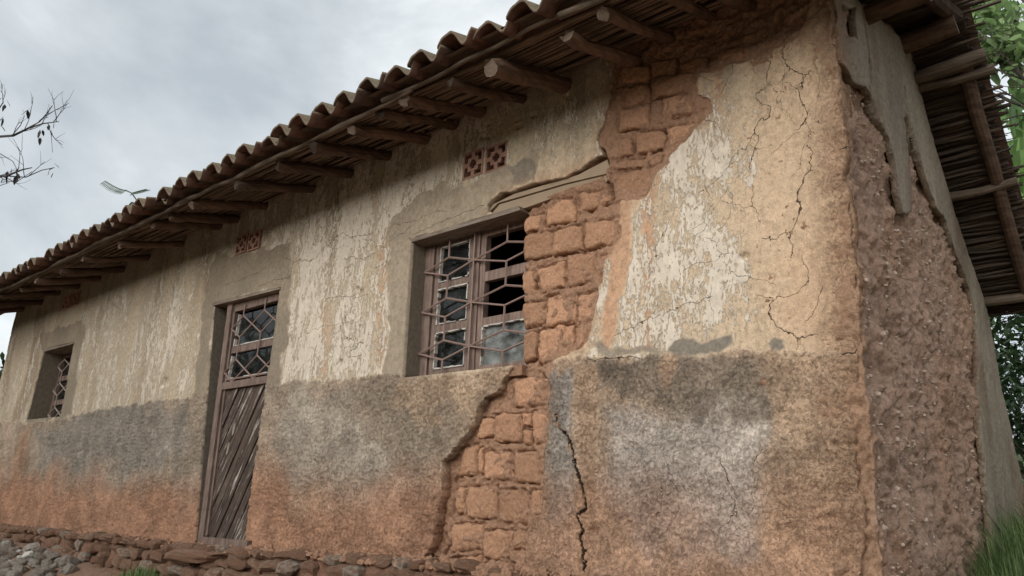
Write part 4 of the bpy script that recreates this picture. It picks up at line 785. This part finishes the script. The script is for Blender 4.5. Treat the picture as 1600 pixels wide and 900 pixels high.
def stone_mesh(seed, name, mat, flat=.75, sub=2):
    q = np.random.default_rng(seed); bm = bmesh.new(); bmesh.ops.create_cube(bm, size=2)
    bmesh.ops.subdivide_edges(bm, edges=bm.edges[:], cuts=sub, use_grid_fill=True)
    ax = q.normal(size=(7, 3)); ax /= np.linalg.norm(ax, axis=1)[:, None]; off = q.uniform(.66, .95, 7)
    for v in bm.verts:
        p = np.array(v.co); p = p/np.linalg.norm(p)**.55
        for a, o_ in zip(ax, off):
            d = p@a-o_
            if d > 0: p = p-a*d*.9
        v.co = p+q.normal(size=3)*.045
    me = bpy.data.meshes.new(name); bm.to_mesh(me); bm.free(); me.materials.append(mat); return me
sm = [stone_mesh(300+i, 'stone', M['stone']) for i in range(10)]
rs = random.Random(21); cnt = 0
for row, (zt, hgt) in enumerate(((-.005, .04), (-.085, .04), (-.175, .04), (-.265, .04), (-.355, .04))):
    x = -11.0 if row < 2 else -9.5
    while x < -2.2 and cnt < 290:
        w_ = rs.uniform(.05, .13)*(1.0 if row else .8); h_ = (.047 if row else .036)*rs.uniform(.8, 1.2)
        if rs.random() < .93:
            o = link('stone', sm[rs.randrange(10)]); zz = zt - hgt*.4 + float(np.interp(x, [-12, -6, -4.2, -3.2, -2], [-.02, -.01, .03, .045, .02]))+rs.uniform(-.015, .015)
            o.location = (x+w_, float(np.interp(zz, [-.75, -.03, 0], [-.22, -.085, -.06]))+rs.uniform(-.02, .025), zz); o.scale = (w_*1.12, .085, h_*1.12); o.rotation_euler = (rs.uniform(-.15, .15), rs.uniform(-.14, .14), rs.uniform(-.2, .2)); child(o, fnd); cnt += 1
        x += w_*2.0*rs.uniform(.9, 1.05)+(.03 if x < -7 else 0)
o = link('doorstep', stone_mesh(333, 'doorstep', M['stone'], sub=3)); o.location = (-5.85, -.10, -.075); o.scale = (.52, .15, .05); child(o, fnd)
cm_ = MB(); rcm = random.Random(61)
for k in range(900):
    x = rcm.choice([rcm.uniform(-11, -2.2), rcm.gauss(-2.95, .3), rcm.gauss(-4.4, .9)]); ze_ = float(np.interp(x, [-12, -6, -4.2, -3.2, -2], [-.02, -.01, .03, .045, .02])); tt = rcm.random(); r = rcm.choice([.006, .008, .01, .014, .02, .028]); b0 = len(cm_.v); c0 = (x, -.01-.11*tt, ze_+.012-.045*tt*tt); sq_ = [rcm.uniform(.6, 1.4) for _ in range(3)]
    for v in iv: jt = rcm.uniform(.75, 1.15); cm_.v.append((c0[0]+v.x*r*sq_[0]*jt, c0[1]+v.y*r*sq_[1]*jt, c0[2]+v.z*r*.8*sq_[2]*jt))
    for f in ifc: cm_.f.append(tuple(b0+i for i in f)); cm_.mi.append(0)
child(cm_.build('mud_crumbs', M['mortar'], kind='stuff'), fnd)
# ------------------------------------------------------------------ ground
def gh(x, y):
    gw = np.interp(x, [-30, -11, -10.5, -8.8, -7.2, -6, -3, 0, 4], [.1, -.08, -.12, -.17, -.33, -.46, -.5, -.35, -.2])
    front = gw + np.maximum((y+.2)*.42, -.95-gw*.6)
    back = gw + ss(0, 2.2, y)*np.interp(x, [-13, -3, -1], [.1, .3, .55])
    z = np.where(y < -.2, front, back)
    z = z + ss(-9, -26, y)*3 + ss(-26, -90, y)*9 + ss(8, 60, np.maximum(y, 0))*6 + ss(-22, -90, x)*5
    z = z + .27*np.exp(-((x+6.2)/.55)**2-((y+.42)/.3)**2)
    return z + fbm(x, y, 1.7, 4, 961)*.05
gax = np.concatenate([np.linspace(-600, -60, 14)[:-1], np.linspace(-60, -13, 30)[:-1], np.arange(-13, 3, .09), np.linspace(3, 40, 30), np.linspace(60, 600, 12)]); gay = np.concatenate([np.linspace(-600, -60, 14)[:-1], np.linspace(-60, -5, 40)[:-1], np.arange(-5, 5, .09), np.linspace(5, 60, 40), np.linspace(80, 600, 12)])
ga, gb = np.meshgrid(gax, gay); gxx = ga.ravel(); gyy = gb.ravel(); gzg = gh(gxx, gyy); idx = np.arange(len(gxx)).reshape(ga.shape)
grn = np.clip(ss(-5, -10, gyy)+ss(3.0, 5, gyy)+ss(-13, -17, gxx)+ss(-.7, -.1, gxx)*ss(-.6, .5, gyy)*.6, 0, 1)
gm_ = mesh_np('ground', np.stack([gxx, gyy, gzg], 1), np.stack([idx[:-1, :-1], idx[:-1, 1:], idx[1:, 1:], idx[1:, :-1]], -1).reshape(-1, 4), M['ground'], dict(green=grn)); link('ground', gm_, kind='structure')
# ------------------------------------------------------------------ loose rubble
rmesh = [stone_mesh(400+i, 'loose_stone', M['rubble']) for i in range(12)]
palem = [stone_mesh(440+i, 'loose_stone', m_plain('pale_stone', (.62, .61, .58), .85, (.40, .37, .32), 9, .01)) for i in range(6)]
ra = random.Random(31); placed = []
tries = 0
while len(placed) < 290 and tries < 16000:
    tries += 1; x = ra.uniform(-11.4, -7.0); y = -.30-abs(ra.gauss(0, .42)); s = ra.choice([.03, .036, .045, .052, .06, .075])
    if x > -7.6 and y > -.55: continue
    if any((x-a)**2+(y-b)**2 < (.78*(s+c))**2 for a, b, c in placed): continue
    placed.append((x, y, s))
    o = link('loose_stone', rmesh[ra.randrange(12)]); o.location = (x, y, float(gh(np.array([x]), np.array([y]))[0])+s*.35); o.scale = (s*ra.uniform(.9, 1.5), s*ra.uniform(.8, 1.2), s*ra.uniform(.6, .95)); o.rotation_euler = (ra.uniform(-.4, .4), ra.uniform(-.4, .4), ra.uniform(0, 6.3))
    kd = 0 if s > .055 and ra.random() < .3 else (1 if ra.random() < .13 and s < .055 else 2)
    o.data = (palem if kd == 1 else rmesh)[ra.randrange(6)]
    if kd == 1: o['label'] = 'pale whitish loose stone among the grey brown rubble below the wall'; o['group'] = 'pale stones in the rubble'
    elif s > .055: o['label'] = 'large grey brown rubble stone lying in the heap below the wall'; o['group'] = 'large rubble stones'
    else: o['label'] = 'small grey brown rubble stone lying in the heap below the wall'; o['group'] = 'small rubble stones'
    o['category'] = 'stone'
# ------------------------------------------------------------------ grass
def grass(name, spots, label_kind, mat, hgt, lean=.35, wd=.004):
    V = []; F4 = []; F3 = []; q = np.random.default_rng(len(spots)+5)
    for (x, y, h) in spots:
        z = float(gh(np.array([x]), np.array([y]))[0]); a = q.uniform(0, 6.283); l = q.uniform(.1, 1)*lean*h; dx, dy = math.cos(a), math.sin(a); w2 = wd*q.uniform(.6, 1.5); b = len(V)
        for t, ww in ((0, 1), (.5, .8), (1, 0)):
            cx, cy_, cz = x+dx*l*t*t, y+dy*l*t*t, z-.02+h*t*(1-.25*t*lean)
            if ww: V += [(cx-dy*w2*ww, cy_+dx*w2*ww, cz), (cx+dy*w2*ww, cy_-dx*w2*ww, cz)]
            else: V.append((cx, cy_, cz))
        F4.append((b, b+1, b+3, b+2)); F3.append((b+2, b+3, b+4))
    return link(name, mesh_np(name, V, F4, mat, smooth=False, F3=F3), kind='stuff')
q = np.random.default_rng(9)
sp1 = [(q.normal(-6.15, .16), q.normal(-.36, .07), q.uniform(.05, .15)) for _ in range(420)] + [(q.normal(-6.5, .3), q.normal(-.42, .1), q.uniform(.03, .09)) for _ in range(300)]
grass('grass', sp1, 0, M['grass'], .1)
sp2 = []
while len(sp2) < 11000:
    x, y = -.92+abs(q.normal(0, .6)), q.uniform(.6, 4.0); 
    if x < -.86 and y < 1.3: continue
    sp2.append((x, y, q.uniform(.15, .5)*float(np.interp(x, [-.95, -.8, -.4], [.85, 1.0, 1.1]))))
for _ in range(2200):
    x = -.93+abs(q.normal(0, .10)); y = q.uniform(.25, 1.6); sp2.append((x, y, q.uniform(.10, .34)))
grass('grass', sp2, 0, M['grass'], .4, .7, .0026)
# ------------------------------------------------------------------ plants
def leafcloud(centres, n, size, asp=.5, droop=.3, seed=0):
    q = np.random.default_rng(seed); V = []; F = []
    for (c, r, k) in centres:
        c = np.array(c); r = np.array(r)*np.ones(3)
        for _ in range(int(n*k)):
            d = q.normal(size=3); d /= np.linalg.norm(d); p = c + d*r*q.uniform(.25, 1.05)**.6
            a = q.uniform(0, 6.283); pit_ = q.uniform(-.9, .35)-droop*.5; s = size*q.uniform(.6, 1.35)
            t = np.array([math.cos(a)*math.cos(pit_), math.sin(a)*math.cos(pit_), math.sin(pit_)]); sd2 = np.cross(t, [0, 0, 1.]); sd2 /= np.linalg.norm(sd2); nrm_ = np.cross(sd2, t); tw = q.uniform(-.6, .6); sd2 = sd2*math.cos(tw)+nrm_*math.sin(tw); w2 = sd2*s*asp/2; b = len(V)
            V += [p, p+t*s*.35+w2-nrm_*s*.05, p+t*s*.75+w2*.7-nrm_*s*.08, p+t*s-nrm_*s*.18, p+t*s*.75-w2*.7-nrm_*s*.08, p+t*s*.35-w2-nrm_*s*.05]
            F += [(b, b+1, b+2, b+5), (b+5, b+2, b+3, b+4)]
    return V, F
def branch_set(mb, p, d, L_, r, depth, q, spread=.6, up=.1):
    p = Vector(p); d = Vector(d).normalized(); pts = [p]; n = 4
    for k in range(n):
        d = (d+Vector((q.uniform(-1, 1), q.uniform(-1, 1), q.uniform(-1, 1)+up))*.16).normalized(); p = p+d*(L_/n); pts.append(p)
    mb.tube(pts, [r*(1-.55*k/n) for k in range(n+1)], 5)
    tips = [pts[-1]]
    if depth:
        for k in range(q.choice([2, 3])):
            s = pts[q.choice([2, 3, 4])]; nd = (d+Vector((q.uniform(-1, 1), q.uniform(-1, 1), q.uniform(-.7, 1)))*spread).normalized(); tips += branch_set(mb, s, nd, L_*q.uniform(.5, .75), r*.5, depth-1, q, spread, up)
    return tips
def px(a, b, y): return at(a, b, y)
# leafy tree behind the gable
q2 = random.Random(41); yT = 5.2
base = (0.55, yT+.3, .3); lt = empty('leafy_tree', base, 'green leafy tree with thin crooked branches rising behind the gable roof', 'tree')
def tchild(o, p): o.parent = p; o.matrix_parent_inverse = Matrix.Translation(-Vector(p.location)); return o
mb = MB(); fork = Vector((.1, yT, 3.4)); mb.tube([base, (.45, yT+.2, 1.5), (.25, yT+.1, 2.6), fork], [.11, .09, .08, .07], 8)
tips = []
for tgt in ((1590, 70), (1530, 50), (1565, 150), (1500, 20), (1620, 40), (1555, 90), (1640, 120), (1500, 55), (1480, -40), (1570, -30)):
    T = Vector(px(*tgt, yT+q2.uniform(-.5, .5))); mid = fork.lerp(T, .5)+Vector((q2.uniform(-.2, .2), q2.uniform(-.2, .2), q2.uniform(-.1, .15))); mb.tube([fork, fork.lerp(mid, .5)+Vector((q2.uniform(-.1, .1), 0, q2.uniform(-.1, .1))), mid, T], [.035, .028, .022, .010], 5); tips.append(T)
    for _ in range(3): tips += branch_set(mb, mid.lerp(T, q2.uniform(0, .9)), (T-mid)+Vector((q2.uniform(-.5, .5), q2.uniform(-.5, .5), q2.uniform(-.4, .4))), .6, .010, 1, q2)
tchild(mb.build('trunk', M['bark'], smooth=True), lt)
cen = [(px(a, b, yT+q2.uniform(-.4, .6)), (r, r*1.2, r*.55), k) for a, b, r, k in ((1500, 10, .32, 1), (1530, 22, .30, 1), (1555, 48, .32, 1.1), (1590, 30, .25, .8), (1590, 70, .30, 1), (1525, 60, .26, .8), (1560, 75, .25, .7), (1490, 30, .22, .6), (1610, 50, .4, 1), (1540, -20, .4, .9), (1480, -30, .4, 1), (1600, -40, .4, .9), (1560, 95, .2, .3), (1640, 90, .4, .9))]
V, F = leafcloud(cen, 95, .14, .5, .4, 51); tchild(link('crown', mesh_np('crown', V, F, M['leaf'], smooth=False)), lt)
# banana plants
def banana(base, leaves, label, seed):
    q = random.Random(seed); t = empty('banana_plant', base, label, 'banana plant', 'banana plants behind the gable'); B = Vector(base)
    top = B+Vector((0, 0, max(1.2, min(l[1][2] for l in leaves)-B.z-.2))); mb = MB(); mb.tube([B, B.lerp(top, .5)+Vector((.03, 0, 0)), top], [.12, .10, .06], 9); tchild(mb.build('stem', M['banana'], smooth=True), t)
    for (A, E, wdt, rollv) in leaves:
        A = Vector(A); E = Vector(E); mb = MB(); n = 14; d = (E-A); L_ = d.length; side = d.cross(Vector((0, 0, 1))).normalized(); side = (side*math.cos(rollv)+d.normalized().cross(side)*math.sin(rollv)); up = side.cross(d).normalized()
        mid = [A.lerp(E, k/n)+up*(L_*.13*math.sin(math.pi*k/n)) for k in range(n+1)]
        mb.tube(mid, [.016*(1-.8*k/n) for k in range(n+1)], 5)
        for sgn in (-1, 1):
            for k in range(n):
                w0 = wdt*math.sin(math.pi*min(.04+(k/n)*.96, .98))**.55; w1 = wdt*math.sin(math.pi*min(.04+((k+1)/n)*.96, .99))**.55; gap = .012 if q.random() < .45 else 0; sag = q.uniform(.15, .5)
                a0, a1 = mid[k], mid[k+1]; f = (a1-a0)*(.5+gap)
                mb.face([a0, a1-(a1-a0)*gap, a1-(a1-a0)*gap*3+side*sgn*w1*.6-up*w1*sag*.4+f*.25, a0+side*sgn*w0*.6-up*w0*sag*.4+f*.25]); mb.face([a0+side*sgn*w0*.6-up*w0*sag*.4+f*.25, a1-(a1-a0)*gap*3+side*sgn*w1*.6-up*w1*sag*.4+f*.25, a1-(a1-a0)*gap*5+side*sgn*w1-up*w1*sag+f*.6, a0+side*sgn*w0-up*w0*sag+f*.6])
        tchild(mb.build('leaf', M['banana']), t)
    tchild_stem = B; bs = [Vector(l[0]) for l in leaves]
    mb = MB(); [mb.tube([top-Vector((0, 0, .15)), top.lerp(b_, .6)+Vector((0, 0, .12)), b_], [.03, .024, .016], 5) for b_ in bs]; tchild(mb.build('leaf_stalk', M['banana'], smooth=True), t)
y1 = 4.3
banana((-.2, 4.6, .3), [(px(1640, 300, 4.5), px(1540, 318, y1), .32, .9), (px(1640, 380, 4.5), px(1548, 360, y1), .30, .7), (px(1660, 250, 4.6), px(1552, 275, 4.2), .28, 1.2), (px(1660, 420, 4.5), px(1578, 440, 4.4), .22, .4), (px(1650, 330, 4.5), px(1760, 250, 4.4), .22, .5), (px(1660, 330, 4.6), px(1740, 420, 4.2), .22, .5)], 'bright green banana plant with torn leaves close behind the reed verge', 1)
banana((-.35, 6.2, .3), [(px(1600, 260, 6.0), px(1566, 90, 6.2), .28, 1.2), (px(1604, 270, 6.2), px(1545, 150, 6.4), .26, .7), (px(1606, 260, 6.1), px(1600, 100, 6.0), .3, 1.0), (px(1610, 270, 6.2), px(1558, 230, 6.0), .24, .9), (px(1620, 260, 6.2), px(1680, 120, 6.0), .28, .6)], 'taller pale banana plant standing farther back below the leafy tree', 2)
# shrubs
def shrub(base, R, H, seed, label, n=620, size=.075):
    q = random.Random(seed); t = empty('shrub', base, label, 'shrub', 'shrubs behind the house'); B = Vector(base); mb = MB(); tips = []
    for k in range(6): tips += branch_set(mb, B+Vector((q.uniform(-.1, .1), q.uniform(-.1, .1), -.1)), (q.uniform(-.6, .6), q.uniform(-.6, .6), 1), H*.55, .025, 2, q, .7, .2)
    tchild(mb.build('stem', M['bark'], smooth=True), t)
    cen = [(tuple(tp), (R*.34, R*.34, R*.28), .12) for tp in tips] + [((B.x+q.uniform(-.6, .6)*R, B.y+q.uniform(-.6, .6)*R, B.z+H*q.uniform(.12, .9)), (R*.4, R*.4, R*.32), .35) for _ in range(16)]
    V, F = leafcloud(cen, n, size, .45, .3, seed); tchild(link('foliage', mesh_np('foliage', V, F, M['darkleaf'], smooth=False)), t); return t
shrub((-.55, 5.0, .2), .9, 2.0, 61, 'dark green leafy shrub at the foot of the gable end, just behind the rear wall')
shrub((.6, 4.6, .2), .9, 2.1, 62, 'dark shrub right of the gable beneath the bright banana leaves')
shrub((-1.2, 8.5, .3), 1.6, 3.6, 63, 'tall dark bush far behind the gable filling the gap under the trees', 640, .11)
shrub((.8, 8.5, .3), 1.6, 3.8, 64, 'tall dark bush behind the banana plants at the right edge', 640, .11)
shrub((-15.6, 1.2, .1), 1.0, 2.6, 65, 'dark bush beyond the far left end of the house', 260, .14)
# bare tree at the far left
yB = 1.3; q3 = random.Random(71); bt = empty('bare_tree', (-22.2, yB+.2, .1), 'leafless grey tree with twisting twigs and a few withered leaves beyond the house', 'tree')
mb = MB(); f1 = Vector((-21.5, yB, 5.4)); mb.tube([(-22.2, yB+.2, -.1), (-22.0, yB, 2.5), f1], [.2, .16, .12], 8)
tw = MB()
def limb(pts, r0, r1, kids=0, q=q3):
    P = [Vector(px(a, b, yB+q.uniform(-.12, .12))) for a, b in pts]; tw.tube(P, [r0+(r1-r0)*k/(len(P)-1) for k in range(len(P))], 5)
    for _ in range(kids):
        k = q.randrange(1, len(P)); d = (P[k]-P[k-1]); branch_set(tw, P[k-1].lerp(P[k], q.random()), d.normalized()+Vector((q.uniform(-.6, .6), q.uniform(-.4, .4), q.uniform(-.6, .9))), q.uniform(.35, .7), .010, 1, q, .7, .15)
    return P
a1 = limb([(-60, 240), (-20, 215), (20, 212), (45, 200), (68, 193), (92, 190)], .045, .008, 5); mb.tube([f1, f1.lerp(a1[0], .5)+Vector((0, 0, .2)), a1[0]], [.09, .07, .045], 6)
a2 = limb([(-60, 300), (-20, 275), (10, 275), (35, 265), (50, 262)], .04, .010, 3); limb([(10, 275), (40, 277), (65, 266), (85, 262)], .015, .007, 2); mb.tube([f1, a2[0]], [.08, .04], 6)
limb([(-20, 280), (5, 276), (25, 285), (50, 268)], .014, .006, 2); limb([(45, 200), (62, 190), (75, 175), (82, 165)], .015, .006, 2); limb([(20, 210), (32, 196), (38, 182), (36, 172)], .012, .005, 1); limb([(38, 203), (45, 188), (48, 175)], .010, .005, 1); limb([(-40, 230), (-15, 190), (5, 160), (2, 130)], .025, .008, 3); limb([(75, 193), (80, 210), (82, 238)], .010, .005, 1); limb([(-30, 270), (0, 290), (15, 285)], .012, .005, 1); limb([(-40, 255), (0, 240), (20, 252), (28, 268)], .016, .006, 2)
tchild(mb.build('trunk', M['bark'], smooth=True), bt); tchild(tw.build('branch', M['twig']), bt)
cen = [(px(a, b, yB), (.07, .07, .2), 1) for a, b in ((62, 208), (28, 268), (8, 275), (78, 195), (82, 262), (5, 160), (3, 185), (40, 172), (15, 270))]
V, F = leafcloud(cen, 4, .20, .35, 1.6, 81); tchild(link('withered_leaves', mesh_np('withered_leaves', V, F, M['twig'], smooth=False)), bt)
# weed sprouting from the roof tiles
ywd = -.45; rb_ = px(216, 328, ywd); wt = empty('weed', tuple(rb_), 'small weed with feathery leaflets sprouting from the roof tiles', 'weed'); mb = MB()
def frond(pts, n, ll):
    P = [Vector(px(a, b, ywd)) for a, b in pts]; mb.tube(P, .006, 5)
    for k in range(n):
        t = k/(n-1)*(len(P)-1); i = min(int(t), len(P)-2); c = P[i].lerp(P[i+1], t-i); d = (P[i+1]-P[i]).normalized()
        for sgn in (-1, 1):
            e_ = c+(Vector((0, 0, -.55+.5*sgn))+d*.55+Vector((0, sgn*.6, 0))).normalized()*ll*(1-.3*abs(t/(len(P)-1)-.5)); sdv = d*.013
            mb.face([c-sdv*.6, c.lerp(e_, .5)-sdv*1.4, e_, c.lerp(e_, .5)+sdv*1.4, c+sdv*.6])
frond([(214, 322), (213, 312), (206, 302), (196, 297)], 2, .01); frond([(196, 298), (186, 295), (175, 290), (164, 283)], 16, .085); frond([(206, 302), (216, 299), (228, 296)], 11, .06); frond([(212, 318), (206, 316), (202, 320)], 5, .06)
tchild(mb.build('stem', M['sprig']), wt)

# the wood across the yard, behind the camera: it is what the window panes mirror
cen = []; qw = random.Random(99)
for k in range(60):
    x = qw.uniform(-34, 14); y = -15-qw.uniform(0, 5)-.12*abs(x+8); z = float(gh(np.array([x]), np.array([y]))[0]); cen.append(((x, y, z+qw.uniform(.4, 3.0)), (2.2, 1.5, 1.2), 1))
for k in range(46):
    x = qw.uniform(-36, -11); y = -13-qw.uniform(0, 5); z = float(gh(np.array([x]), np.array([y]))[0]); cen.append(((x, y, z+qw.uniform(2, 10.5)), (1.9, 1.5, 1.5), 1.1))
V, F = leafcloud(cen, 170, .5, .5, .3, 77); link('woodland', mesh_np('woodland', V, F, M['darkleaf'], smooth=False), kind='stuff')
